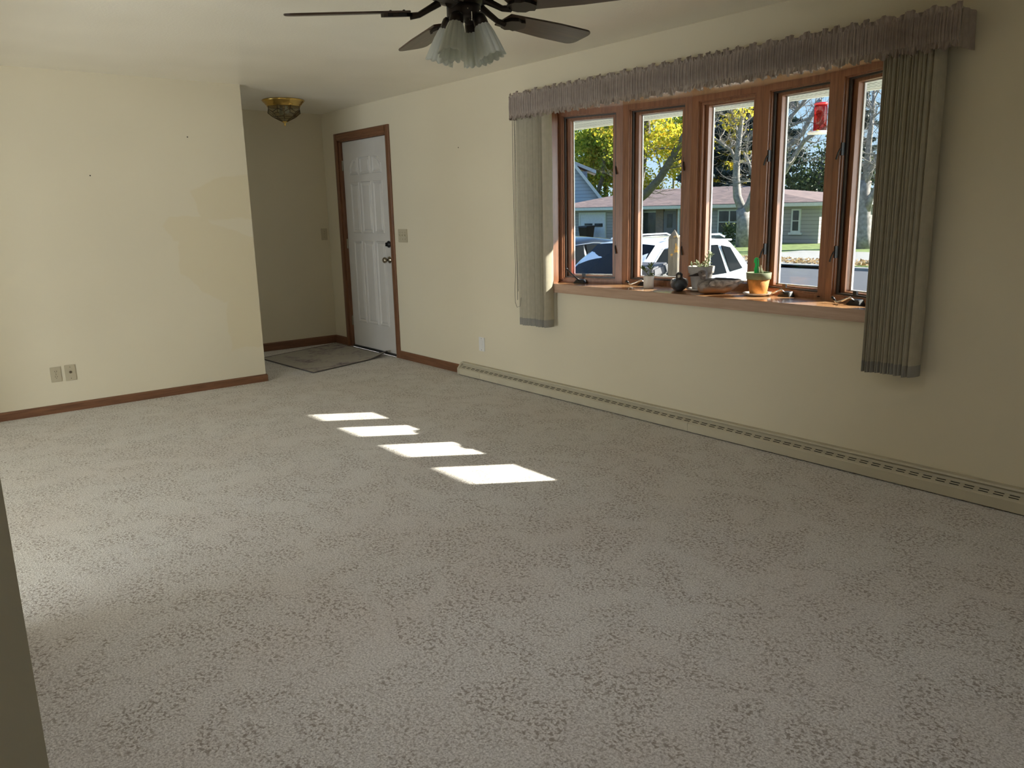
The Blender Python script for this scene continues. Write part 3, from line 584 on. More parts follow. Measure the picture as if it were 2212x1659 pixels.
def unit(i):
    P = nodes[i]; dv = dirs[i]; nv = Vector((-dv.y, dv.x))
    def T(u, d, z): return (P.x+dv.x*u+nv.x*d, P.y+dv.y*u+nv.y*d, z)
    def bx(mb, u0, u1, d0, d1, z0, z1):
        return mb.hexa([T(u0, d0, z0), T(u1, d0, z0), T(u1, d1, z0), T(u0, d1, z0), T(u0, d0, z1), T(u1, d0, z1), T(u1, d1, z1), T(u0, d1, z1)])
    def ring(mb, u0, u1, z0, z1, wl, wz0, wz1, d0, d1):
        bx(mb, u0, u0+wl, d0, d1, z0, z1); bx(mb, u1-wl, u1, d0, d1, z0, z1); bx(mb, u0+wl, u1-wl, d0, d1, z0, z0+wz0); bx(mb, u0+wl, u1-wl, d0, d1, z1-wz1, z1); return mb
    oper = i != 2
    fr = local(ring(MB(), 0.0005, BW-0.0005, ZS, ZH, 0.049, 0.028, 0.034, 0, 0.105)).build('casement', 'win_z', w1, fix=False)
    # stepped inner stop
    local(ring(MB(), 0.0495, BW-0.0495, ZS+0.028, ZH-0.034, 0.007, 0.007, 0.007, 0.012, 0.026)).build('stop', 'win_z', fr, fix=False)
    if oper:
        local(ring(MB(), 0.0495, BW-0.0495, ZS+0.028, ZH-0.034, 0.018, 0.016, 0.016, 0.028, 0.040)).build('screen_frame', 'screenframe', fr, fix=False)
        local(bx(MB(), 0.20, 0.225, 0.014, 0.027, ZS+0.046, ZS+0.066)).build('screen_tab', 'blackmetal', fr)
        s0, s1 = 0.052, 0.088
    else:
        local(ring(MB(), 0.0565, BW-0.0565, ZS+0.035, ZH-0.041, 0.016, 0.014, 0.014, 0.020, 0.046)).build('stop', 'win_z', fr, fix=False)
        s0, s1 = 0.048, 0.088
    sa = local(ring(MB(), 0.0505, BW-0.0505, ZS+0.029, ZH-0.035, 0.045, 0.022, 0.030, s0, s1)).build('sash', 'win_z', fr, fix=False)
    local(ring(MB(), 0.0505, BW-0.0505, ZS+0.029, ZH-0.035, 0.052, 0.030, 0.036, s1, s1+0.012)).build('exterior_cladding', 'white_clad', fr, fix=False)
    local(bx(MB(), 0.094, BW-0.094, 0.070, 0.075, ZS+0.050, ZH-0.064)).build('glass_pane', 'glass', fr)
    if oper:
        lu = BW-0.052 if i < 2 else 0.052; s = -1 if i < 2 else 1
        for z in (1.66, 1.12):
            lk = local(bx(MB(), lu-0.004, lu+0.006, 0.004, 0.024, z-0.035, z+0.03)); q = T(lu, 0.004, z); 
            p0 = Vector(q)-W0; e = Vector((nv.x, nv.y, 0)); dd = Vector((dv.x, dv.y, 0))
            lk.tube([p0-e*0.004, p0-e*0.014+Vector((0, 0, -0.02))+dd*s*(-0.004), p0-e*0.018+Vector((0, 0, -0.055))-dd*s*0.012], [0.005, 0.004, 0.005], 8)
            lk.build('lock_lever', 'blackmetal', fr)
        # crank operator on the sill
        cu = 0.20 if i < 2 else BW-0.26
        cover = local(MB().hexa([T(cu-0.045, -0.045, ZS), T(cu+0.055, -0.045, ZS), T(cu+0.055, 0.002, ZS), T(cu-0.045, 0.002, ZS),
                                 T(cu-0.025, -0.030, ZS+0.026), T(cu+0.035, -0.030, ZS+0.026), T(cu+0.035, 0.002, ZS+0.030), T(cu-0.025, 0.002, ZS+0.030)])).build('crank_cover', 'blackmetal', fr, bevel=0.003)
        if i == 0: path = [(cu+0.005, -0.03, 0.022), (cu-0.01, -0.045, 0.034), (cu-0.05, -0.05, 0.068), (cu-0.085, -0.05, 0.098)]; mt = 'blackmetal'
        else: path = [(cu+0.0, -0.03, 0.020), (cu-0.005, -0.05, 0.040), (cu-0.05, -0.062, 0.020), (cu-0.085, -0.068, 0.008), (cu-0.10, -0.070, 0.020)]; mt = 'chrome'
        pts = [Vector(T(a, d, ZS+z))-W0 for a, d, z in path]
        MB().tube(pts, [0.0075]+[0.006]*(len(pts)-1), 10).build('crank_handle', mt, fr, True)
        MB().tube([pts[-1], pts[-1]+(pts[-1]-pts[-2]).normalized()*0.022], [0.008, 0.007], 10).build('crank_knob', 'blackmetal', fr, True)
        MB().lathe([(0.010, 0), (0.008, 0.004), (0, 0.005)], (0, 0, 0), 12).build('screw_cover', 'bronze', fr, True).location = Vector(T(0.04 if i < 2 else BW-0.04, -0.002, ZS+0.014))-W0
    return fr
for i in range(5): unit(i)

# ------------------------------------------------------------------ vertical blinds
def blind(name, label, x0, x1, n, ang0, ang1, z0, z1, yc=-0.085):
    t = empty(name, ((x0+x1)/2, yc, z0)); tag(t, label, 'blind', 'vertical blinds drawn open beside the window')
    L = Vector(((x0+x1)/2, yc, z0)); rnd = random.Random(3 if n > 9 else 5)
    for i in range(n):
        x = x0+(x1-x0)*i/(n-1)+rnd.uniform(-0.004, 0.004); a = math.radians(ang0+(ang1-ang0)*i/(n-1)+rnd.uniform(-5, 5))
        dx, dy = -math.sin(a), -math.cos(a); nx, ny = math.cos(a), -math.sin(a); wv = 0.0445; m_ = 7; th = 0.0006
        vs = []; fs = []; cv = 0.009
        cross = [(wv*(2*k/(m_-1)-1), cv*(1-(2*k/(m_-1)-1)**2)) for k in range(m_)]
        loop = [(s_, c_+th) for s_, c_ in cross]+[(s_, c_-th) for s_, c_ in reversed(cross)]
        drop = rnd.uniform(-0.004, 0.004)
        def strip(za, zb, ex=0):
            return MB().extrude([(s_, c_+(ex if k < m_ else -ex)) for k, (s_, c_) in enumerate(loop)], lambda zt, q: (x+dx*q[0]+nx*q[1]-L.x, yc+dy*q[0]+ny*q[1]-L.y, zt-L.z), za, zb)
        v = strip(z0+drop, z1).build('vane', 'vane', t, False)
        strip(z0+drop, z0+drop+0.055, 0.0006).build('hem_weight', 'vaneweight', v)
    MB().box((x0-0.04-L.x, -0.05-0.0-L.y-0.06, z1-L.z), (x1+0.04-L.x, -0.05-L.y, z1+0.04-L.z)).build('headrail', 'headrail', t)
    return t, L
bl, LL = blind('vertical_blind', 'narrow stack of beige vertical blind vanes left of the window', 3.385, 3.652, 10, 30, 2, 0.535, 2.06)
blind('vertical_blind', 'wide stack of beige vertical blind vanes right of the window', 6.045, 6.275, 15, 3, 14, 0.560, 2.06)
# operating chain and cord
ch = []
for k in range(60):
    z = 2.05-k*(1.33/59); ch.append((3.345+0.004*math.sin(k*0.15)-LL.x, -0.13-LL.y, z-LL.z))
MB().tube(ch, 0.0022, 6).build('cord', 'cord', bl)
lo = [(3.345, -0.13, 0.72), (3.342, -0.13, 0.69), (3.36, -0.13, 0.655), (3.40, -0.125, 0.66), (3.415, -0.12, 0.70)]
MB().tube([(3.333, -0.135, 2.05), (3.331, -0.135, 1.4), (3.336, -0.135, 0.95), (3.325, -0.135, 0.80), (3.325, -0.135, 0.70), (3.345, -0.135, 0.665), (3.375, -0.13, 0.675), (3.39, -0.13, 0.74)], 0.0018, 6).xf(Matrix.Translation(-LL)).build('cord', 'cord', bl)
bead = MB().lathe([(0.0005, -0.0032), (0.0026, -0.0018), (0.0032, 0), (0.0026, 0.0018), (0.0005, 0.0032)], (0, 0, 0), 6)
bm_ = MB()
for k in range(150):
    z = 2.04-k*0.0084; bm_.add([(a+3.358-LL.x, b2-0.13-LL.y, c2+z-LL.z) for a, b2, c2 in bead.v], bead.f)
tag(bm_.build('bead_chain', 'cord', bl), kind='stuff')

# ------------------------------------------------------------------ ruffled valance
VX0, VX1, VY = 3.325, 6.375, -0.150
va = empty('window_valance', ((VX0+VX1)/2, 0, 2.0)); tag(va, 'gathered mauve-grey fabric valance with ruffled edges above the window', 'valance')
VL = Vector(((VX0+VX1)/2, 0, 2.0))
path = [(VX0+0.02, -0.002)]+[]
NXS = 2600
def pleat(seed, lo=0.008, hi=0.019):
    r = np.random.default_rng(seed); s = np.zeros(NXS+1); xs = np.linspace(0, VX1-VX0, NXS+1)
    ph = 0
    wl = np.interp(xs, np.sort(r.uniform(0, VX1-VX0, 40)), r.uniform(lo, hi, 40)); phase = np.cumsum(2*pi*(VX1-VX0)/NXS/wl)
    return np.sin(phase), np.sin(phase*2.63+1.0), np.sin(phase*0.41+2)
p1, p2, p3 = pleat(4); q1, q2, q3 = pleat(9, 0.022, 0.055); g1, g2, g3 = pleat(15, 0.020, 0.045)
def sheet(zf, yf, rows, name, mat='fabric', thick=0.0):
    vs = []; n = NXS+1
    for j in range(rows):
        for i in range(n):
            x = VX0+(VX1-VX0)*i/NXS; vs.append((x-VL.x, yf(i, j/(rows-1)), zf(i, j/(rows-1))-VL.z))
    fs = [(j*n+i, j*n+i+1, (j+1)*n+i+1, (j+1)*n+i) for j in range(rows-1) for i in range(n-1)]
    me = MB().add(vs, fs).build(name, mat, va, True, fix=False)
    return me
def bodyy(i, t):
    e = math.sin(pi*t)**0.5*0.6+0.4
    k = 0.8*p1[i]+0.35*g1[i]*(t-0.3)
    return VY-0.006+e*(0.0052*k+0.0020*p2[i]+0.0022*p3[i])-0.004*math.sin(pi*t)
sheet(lambda i, t: 2.044+0.118*t, bodyy, 9, 'gathered_body')
sheet(lambda i, t: 2.160+(0.028+0.009*q3[i]+0.005*q1[i])*t, lambda i, t: VY-0.004+t*(0.012*q1[i]+0.006*q2[i])+0.003*p1[i]*(1-t), 6, 'top_ruffle')
sheet(lambda i, t: 2.046-(0.034+0.008*g3[i]+0.004*q2[i])*t, lambda i, t: VY-0.004+t*(0.013*g1[i]+0.006*g2[i]-0.004)+0.003*p1[i]*(1-t), 6, 'bottom_ruffle')
MB().box((VX0+0.005-VL.x, VY+0.006, 2.03-VL.z), (VX1-0.005-VL.x, VY+0.014, 2.165-VL.z)).build('board', 'headrail', va)
MB().box((VX0+0.005-VL.x, VY+0.006, 2.155-VL.z), (VX1-0.005-VL.x, -0.001, 2.167-VL.z)).build('board', 'headrail', va)
for xx in (VX0, VX1):
    vs = []; R_ = 14
    for j in range(7):
        for i in range(R_+1):
            y = VY-0.006+(-VY+0.005)*i/R_; vs.append((xx-VL.x+(0.004*math.sin(i*1.1+j*0.3) if xx == VX1 else 0.004*math.sin(i*1.7)), y, 2.012+0.160*j/6-VL.z))
    MB().add(vs, [(j*(R_+1)+i, j*(R_+1)+i+1, (j+1)*(R_+1)+i+1, (j+1)*(R_+1)+i) for j in range(6) for i in range(R_)]).build('return', 'fabric', va, True)

# ------------------------------------------------------------------ rug in the entry
rc = [Vector((0.10, -0.05)), Vector((1.18, -0.045)), Vector((1.455, -0.955)), Vector((0.40, -1.02))]
rg = empty('entry_rug', (0.8, -0.5, 0)); tag(rg, 'small faded grey-purple rug in front of the entry door', 'rug')
N = 30
def rugz(s, t):
    z = 0.008; 
    cu = max(0, s-0.80)/0.2*max(0, 0.30-t)/0.30
    return z+0.045*cu**1.5
def rugp(s, t, dz=0):
    p = rc[0]*(1-s)*(1-t)+rc[1]*s*(1-t)+rc[2]*s*t+rc[3]*(1-s)*t; return (p.x-0.8, p.y+0.5, rugz(s, t)+dz)
vs = [rugp(i/N, j/N) for j in range(N+1) for i in range(N+1)]+[rugp(i/N, j/N, -0.006) for j in range(N+1) for i in range(N+1)]
o2 = (N+1)**2; fs = []
for j in range(N):
    for i in range(N):
        a = j*(N+1)+i; fs.append((a, a+1, a+N+2, a+N+1)); fs.append((o2+a, o2+a+N+1, o2+a+N+2, o2+a+1))
MB().add(vs, fs).build('pile', 'rug', rg, True)
edge = [rugp(i/N, 0, -0.002) for i in range(N)]+[rugp(1, j/N, -0.002) for j in range(N)]+[rugp(1-i/N, 1, -0.002) for i in range(N)]+[rugp(0, 1-j/N, -0.002) for j in range(N+1)]
MB().tube(edge, 0.0055, 6).build('binding', 'rug_edge', rg, True)

# ------------------------------------------------------------------ ceiling fan
FX, FY, FZ = 5.345, -1.983, 2.118
fan = empty('ceiling_fan', (FX, FY, HC)); tag(fan, 'dark ceiling fan with five wooden blades and four frosted shades', 'ceiling fan')
dz = FZ-HC
MB().lathe([(0.0, 0.0), (0.075, 0.0), (0.078, -0.02), (0.06, -0.05), (0.03, -0.065), (0.018, -0.07)], (0, 0, 0), 28).build('canopy', 'bronze', fan, True)
MB().lathe([(0.016, -0.06), (0.016, -0.13)], (0, 0, 0), 14).build('downrod', 'bronze', fan, True)
MB().lathe([(0.02, -0.105), (0.075, -0.115), (0.125, -0.135), (0.145, -0.165), (0.148, -0.20), (0.135, -0.225), (0.105, -0.245), (0.07, -0.255), (0.066, -0.262), (0.0, -0.262)], (0, 0, 0), 36).build('motor_housing', 'bronze', fan, True)
sw = MB().lathe([(0.0, -0.258), (0.060, -0.258), (0.065, -0.265), (0.065, -0.298), (0.060, -0.306), (0.045, -0.312), (0.0, -0.312)], (0, 0, 0), 32).build('switch_housing', 'bronze', fan, True)
for a in (-0.4, 0.5, 2.2, 3.6): MB().lathe([(0.0, 0.004), (0.003, 0.003), (0.004, 0)], (0, 0, 0), 8, 'x').xf(Matrix.Rotation(a, 4, 'Z') @ Matrix.Translation((0.064, 0, -0.285))).build('screw', 'nickel', sw)
MB().box((-0.018, -0.012, -0.020), (0.018, 0.012, 0.012)).xf(Matrix.Translation((0.035, -0.055, -0.312))).build('switch_block', 'cord', sw, bevel=0.003)
for sx in (-1, 1):
    cpts = [(0.073*sx, -0.02, -0.295), (0.078*sx, -0.02, -0.30), (0.078*sx, -0.02, -0.33)]
    MB().tube(cpts, 0.0016, 6).build('pull_chain', 'nickel', sw)
# light kit: four arms with sockets and tulip shades
tul = [(0.026, 0.0), (0.033, -0.010), (0.039, -0.028), (0.045, -0.052), (0.050, -0.080), (0.055, -0.110), (0.059, -0.136), (0.061, -0.150)]
def shade_mb():
    n = 96; vs = []; prof = tul+[(r-0.003, h) for r, h in reversed(tul)]
    for j, (r, h) in enumerate(prof):
        jj = j if j < len(tul) else 2*len(tul)-1-j; t = jj/(len(tul)-1)
        for k in range(n):
            a = 2*pi*k/n; lobes = abs(math.cos(6*a)); rr = r*(1+(0.07+0.08*t)*(lobes-0.6)); hh = h-(0.010*(lobes-0.5) if jj == len(tul)-1 else 0.004*t*lobes)
            vs.append((rr*math.cos(a), rr*math.sin(a), hh))
    m_ = len(prof); return MB().add(vs, [(j*n+k, j*n+(k+1) % n, (j+1)*n+(k+1) % n, (j+1)*n+k) for j in range(m_-1) for k in range(n)])
camdir = math.atan2(CAM[1]-FY, CAM[0]-FX)
for k, off in enumerate((-25, 65, 155, 245)):
    a = camdir+math.radians(off)-math.radians(0); ca, sa_ = math.cos(a), math.sin(a)
    arm = MB().tube([(0.03*ca, 0.03*sa_, -0.298), (0.050*ca, 0.050*sa_, -0.305), (0.062*ca, 0.062*sa_, -0.318)], [0.018, 0.020, 0.022], 12).build('lamp_arm', 'bronze', fan, True)
    tilt = math.radians(19)
    mt = Matrix.Translation((0.062*ca, 0.062*sa_, -0.308)) @ Matrix.Rotation(a, 4, 'Z') @ Matrix.Rotation(-tilt, 4, 'Y') @ Matrix.Scale(0.86, 4)
    MB().lathe([(0.0, 0.012), (0.020, 0.010), (0.028, 0.0), (0.031, -0.018), (0.032, -0.040), (0.029, -0.042), (0.0, -0.04)], (0, 0, 0), 22).xf(mt).build('socket_cup', 'bronze', arm, True)
    MB().lathe([(0.0, -0.04), (0.012, -0.045), (0.019, -0.075), (0.016, -0.095), (0.0, -0.105)], (0, 0, 0), 14).xf(mt).build('bulb', 'frosted', arm, True)
    shade_mb().xf(mt @ Matrix.Translation((0, 0, -0.030))).build('lamp_shade', 'frosted', arm, True)
# blades
bl_out = []
BL0, BL1 = 0.20, 0.665
def halfw(t): return 0.052+0.018*min(1, t*1.6)
outl = []
for s in range(15):
    t = s/14; outl.append((BL0+(BL1-0.045-BL0)*t, halfw(t)))
for s in range(1, 10):
    a = pi/2*s/9; outl.append((BL1-0.045+0.045*math.sin(a), 0.070*(0.25+0.75*math.cos(a)**0.7) if s < 9 else 0.0))
outl = [p_ for p_ in outl if p_[1] > 0]
poly = [(x, -y) for x, y in outl]+[(x, y) for x, y in reversed(outl)]
first = None
ANG0 = math.radians(-122.1)
for k in range(5):
    a = ANG0+2*pi*k/5
    R = Matrix.Rotation(a, 4, 'Z') @ Matrix.Translation((0, 0, dz)) @ Matrix.Rotation(math.radians(1.6), 4, 'Y')
    Rb = R @ Matrix.Rotation(math.radians(-11), 4, 'X')
    blade = MB().prism(poly, 0.0, 0.007)
    bo = blade.build('blade', 'blade', fan, bevel=0.0015); bo.matrix_local = Rb
    iron = MB().tube([(0.09, 0, 0.032), (0.13, 0, 0.012), (0.17, 0, -0.008), (0.205, 0, -0.012)], [0.014, 0.012, 0.011, 0.013], 10)
    # scalloped leaf plate under the blade root
    leaf = [(0.195, 0.012), (0.215, 0.034), (0.245, 0.044), (0.265, 0.036), (0.285, 0.040), (0.300, 0.024), (0.312, 0.0)]
    lp = leaf+[(x, -y) for x, y in reversed(leaf[:-1])]
    iron.prism(lp, -0.013, -0.001)
    io = iron.build('blade_iron', 'bronze', bo, bevel=0.0)
    io.matrix_local = Matrix.Identity(4)
    for (x, y) in ((0.225, 0.02), (0.225, -0.02), (0.275, 0)):
        MB().lathe([(0.005, 0), (0.005, 0.003), (0.0, 0.005)], (x, y, 0.007), 8).build('screw', 'bronze', bo)

for dx_, dy_, k_, lb in ((7.1, -2.2, 0.28, 'added white downlight out of view near the window wall'), (5.95, -2.75, 1.0, 'added white downlight out of view near the back wall')):  # downlights added out of view to brighten the carpet
    t = empty('added_downlight', (dx_, dy_, HC)); tag(t, lb, 'ceiling lamp')
    MB().lathe([(0.078, -0.0005), (0.100, -0.001), (0.098, -0.006), (0.080, -0.008), (0.078, -0.0005)], (0, 0, 0), 32, capends=False).build('trim_ring', 'whiteplastic', t, True)
    area('downlight_fill', (dx_, dy_, 2.388), (0, 0, -1), 0.15, 0.15, DOWN_POWER*k_, (0.97, 0.98, 1.0), 150)
    MB().lathe([(0.078, -0.002), (0.0, -0.002)], (0, 0, 0), 32, capends=False).build('lens', 'frosted', t, True)

# ------------------------------------------------------------------ brass flush lamp in the entry
fl = empty('ceiling_lamp', (0.80, -0.75, HC)); tag(fl, 'brass flush ceiling lamp with leaded glass bowl in the entry', 'ceiling lamp')
MB().lathe([(0.0, 0), (0.185, 0.0), (0.190, -0.006), (0.182, -0.014), (0.176, -0.022), (0.168, -0.026), (0.160, -0.040), (0.150, -0.046), (0.148, -0.058), (0.138, -0.060), (0.0, -0.058)], (0, 0, 0), 48).build('canopy', 'brass', fl, True)
n8 = 8
def rg_(r, z, off): return [Vector((r*math.cos(2*pi*(i+off)/n8), r*math.sin(2*pi*(i+off)/n8), z)) for i in range(n8)]
A_ = rg_(0.147, -0.058, 0); H_ = rg_(0.147, -0.086, 0); L_ = rg_(0.143, -0.112, 0.5); Cc = rg_(0.100, -0.148, 0.5); Dd = rg_(0.022, -0.186, 0.5)
lines = set(); bars = MB()
def bar(a, b_): bars.tube([a, b_], 0.0030, 6)
def pane(pts):
    c_ = sum(pts, Vector())/len(pts); q = [c_+(p_-c_)*0.985 for p_ in pts]; nn = Vector((c_.x, c_.y, 0.0)).normalized()*0.0015
    n = len(q); MB().add([p_-nn for p_ in q]+[p_+nn for p_ in q], [tuple(range(n-1, -1, -1)), tuple(range(n, 2*n))]+[(i, (i+1) % n, n+(i+1) % n, n+i) for i in range(n)]).build('pane', 'lampglass', fl)
for i in range(n8):
    j = (i+1) % n8; h_ = (i-1) % n8
    pane([A_[i], A_[j], H_[j], L_[i], H_[i]]); pane([L_[h_], H_[i], L_[i], Cc[i], Cc[h_]]); pane([Cc[h_], Cc[i], Dd[i], Dd[h_]])
    for a, b_ in ((A_[i], A_[j]), (A_[i], H_[i]), (H_[i], L_[i]), (H_[j], L_[i]), (L_[i], Cc[i]), (Cc[h_], Cc[i]), (Cc[i], Dd[i])): bar(a, b_)
bars.build('leading', 'lead', fl, True)
MB().lathe([(0.0, -0.178), (0.024, -0.182), (0.026, -0.188), (0.012, -0.196), (0.006, -0.202), (0.008, -0.212), (0.006, -0.222), (0.0, -0.226)], (0, 0, 0), 20).build('finial', 'brass', fl, True)
for k in range(2):
    x = (-1)**k*0.06; MB().lathe([(0.012, -0.058), (0.012, -0.075), (0.022, -0.095), (0.02, -0.115), (0.0, -0.125)], (x, 0, 0), 14).build('bulb', 'frosted', fl, True)

# ------------------------------------------------------------------ things on the window sill
def pot(prof, mat, parent, name='pot'): return MB().lathe(prof, (0, 0, 0), 32, capends=False).build(name, mat, parent, True)
leaf_st = [(0.0, 0, 0, 0.0012, 0.0008), (0.006, 0, 0.001, 0.004, 0.0022), (0.016, 0, 0.002, 0.0062, 0.003), (0.026, 0, 0.003, 0.0055, 0.0026), (0.034, 0, 0.003, 0.0028, 0.0016), (0.038, 0, 0.003, 0.0004, 0.0004)]
leaf_proto = {}
def leafobj(mat, parent, loc, az, el, s=1.0, thin=1.0, roll=0.0):
    key = mat
    if key not in leaf_proto: leaf_proto[key] = MB().loft(leaf_st, 8).build('leaf', mat, parent, True); o = leaf_proto[key]
    else: o = share(leaf_proto[key], 'leaf'); o.parent = parent
    o.location = loc; o.rotation_euler = Matrix.Rotation(az, 3, 'Z').to_4x4().to_3x3().to_4x4().to_euler() if False else (Matrix.Rotation(az, 4, 'Z') @ Matrix.Rotation(-el, 4, 'Y') @ Matrix.Rotation(roll, 4, 'X')).to_euler()
    o.scale = (s, s*thin, s); return o
# small white pot with succulent
t = empty('potted_succulent', (4.395, 0.150, ZS)); tag(t, 'small white cylindrical pot with a dark green succulent', 'plant')
pot([(0.0, 0.0), (0.031, 0.0), (0.034, 0.003), (0.035, 0.08), (0.034, 0.082), (0.032, 0.080), (0.032, 0.070), (0.0, 0.070)], 'ceramic', t)
MB().lathe([(0.032, 0.070), (0.02, 0.078), (0.0, 0.080)], (0, 0, 0), 20, capends=False).build('soil', 'soil', t, True)
rs = random.Random(2)
for base, top in (((0.006, 0.0, 0.075), (-0.030, -0.024, 0.125)), ((0.004, 0.004, 0.075), (0.008, 0.012, 0.140)), ((0.012, 0.0, 0.075), (0.020, 0.010, 0.090))):
    b0, b1 = Vector(base), Vector(top); MB().tube([b0, (b0+b1)/2+Vector((0, 0, 0.006)), b1], [0.003, 0.0026, 0.002], 8).build('stem', 'stem', t, True)
    for q in range(11 if top[2] > 0.1 else 5):
        f = 0.55+0.45*rs.random(); leafobj('succulent', t, b0.lerp(b1, f), rs.uniform(0, 2*pi), rs.uniform(-0.1, 1.2), rs.uniform(0.75, 1.1))
# grey pot with pale plant on white saucer
t = empty('plant_saucer', (4.775, 0.215, ZS)); tag(t, 'white saucer under the grey clay pot', 'saucer')
MB().lathe([(0.0, 0), (0.055, 0), (0.085, 0.010), (0.090, 0.016), (0.086, 0.016), (0.054, 0.005), (0.0, 0.005)], (0, 0, 0), 36, capends=False).build('dish', 'saucer', t, True)
t = empty('potted_plant', (4.775, 0.215, ZS+0.006)); tag(t, 'tapered grey clay pot of pale leafy stems behind the duck', 'plant')
pot([(0.0, 0.0), (0.052, 0.0), (0.054, 0.004), (0.071, 0.105), (0.079, 0.107), (0.084, 0.148), (0.080, 0.150), (0.074, 0.146), (0.072, 0.132), (0.0, 0.132)], 'greypot', t)
MB().lathe([(0.072, 0.132), (0.04, 0.140), (0.0, 0.138)], (0, 0, 0), 24, capends=False).build('soil', 'soil', t, True)
for q in range(9):
    a = rs.uniform(0, 2*pi); r0 = rs.uniform(0.01, 0.05); hgt = [0.07, 0.05, 0.10, 0.03, 0.035, 0.02, 0.03, 0.09, 0.025][q]
    b0 = Vector((r0*math.cos(a), r0*math.sin(a), 0.136)); b1 = b0+Vector((0.02*math.cos(a), 0.02*math.sin(a), hgt))
    MB().tube([b0, (b0+b1)/2, b1], [0.0026, 0.0022, 0.0016], 6).build('stem', 'stem', t, True)
    for z in range(int(hgt/0.009)+3): leafobj('paleleaf', t, b0.lerp(b1, rs.uniform(0.1, 1.0)), rs.uniform(0, 2*pi), rs.uniform(0.0, 1.1), rs.uniform(0.55, 0.95), 0.8)
# terracotta pot with green rim, stake
t = empty('plant_saucer', (5.205, 0.205, ZS)); tag(t, 'pale oval saucer under the orange pot', 'saucer')
MB().lathe([(0.0, 0), (0.060, 0), (0.082, 0.010), (0.088, 0.017), (0.084, 0.017), (0.058, 0.006), (0.0, 0.006)], (0, 0, 0), 36, capends=False).build('dish', 'saucer', t, True)
t = empty('potted_bulb', (5.205, 0.205, ZS+0.0065)); tag(t, 'sunlit orange terracotta pot with green rim and plastic stake', 'plant')
pot([(0.0, 0.0), (0.046, 0.0), (0.049, 0.003), (0.064, 0.092), (0.060, 0.092), (0.046, 0.006), (0.0, 0.006)], 'terracotta', t)
MB().lathe([(0.064, 0.090), (0.070, 0.091), (0.073, 0.128), (0.070, 0.130), (0.066, 0.128), (0.063, 0.090)], (0, 0, 0), 32, capends=False).build('rim', 'greenrim', t, True)
MB().lathe([(0.064, 0.112), (0.03, 0.116), (0.0, 0.115)], (0, 0, 0), 24, capends=False).build('soil', 'soil', t, True)
stp = [(-0.011, 0.0), (0.011, 0.0), (0.013, 0.05), (0.010, 0.052), (0.010, 0.060), (0.015, 0.062), (0.015, 0.100), (0.009, 0.114), (-0.005, 0.116), (-0.014, 0.106), (-0.015, 0.086), (-0.009, 0.084), (-0.009, 0.060), (-0.014, 0.052)]
st = MB().extrude(stp, lambda tt, q: (q[0], tt, q[1]), -0.002, 0.002).build('plant_stake', 'stake', t); st.location = (-0.026, 0.014, 0.100); st.rotation_euler = (0.06, -0.05, YAW)
MB().tube([(-0.010, 0.0, 0.112), (-0.010, 0.002, 0.165), (-0.014, 0.0, 0.210)], 0.0018, 6).build('wire_stake', 'blackmetal', t)
for q in range(4):
    a = q*1.7; b0 = Vector((0.014+0.008*math.cos(a), 0.006*math.sin(a), 0.114)); MB().tube([b0, b0+Vector((0.006*math.cos(a), 0.006*math.sin(a), 0.03+0.01*q))], [0.005, 0.0015], 8).build('sprout', 'stem', t, True)

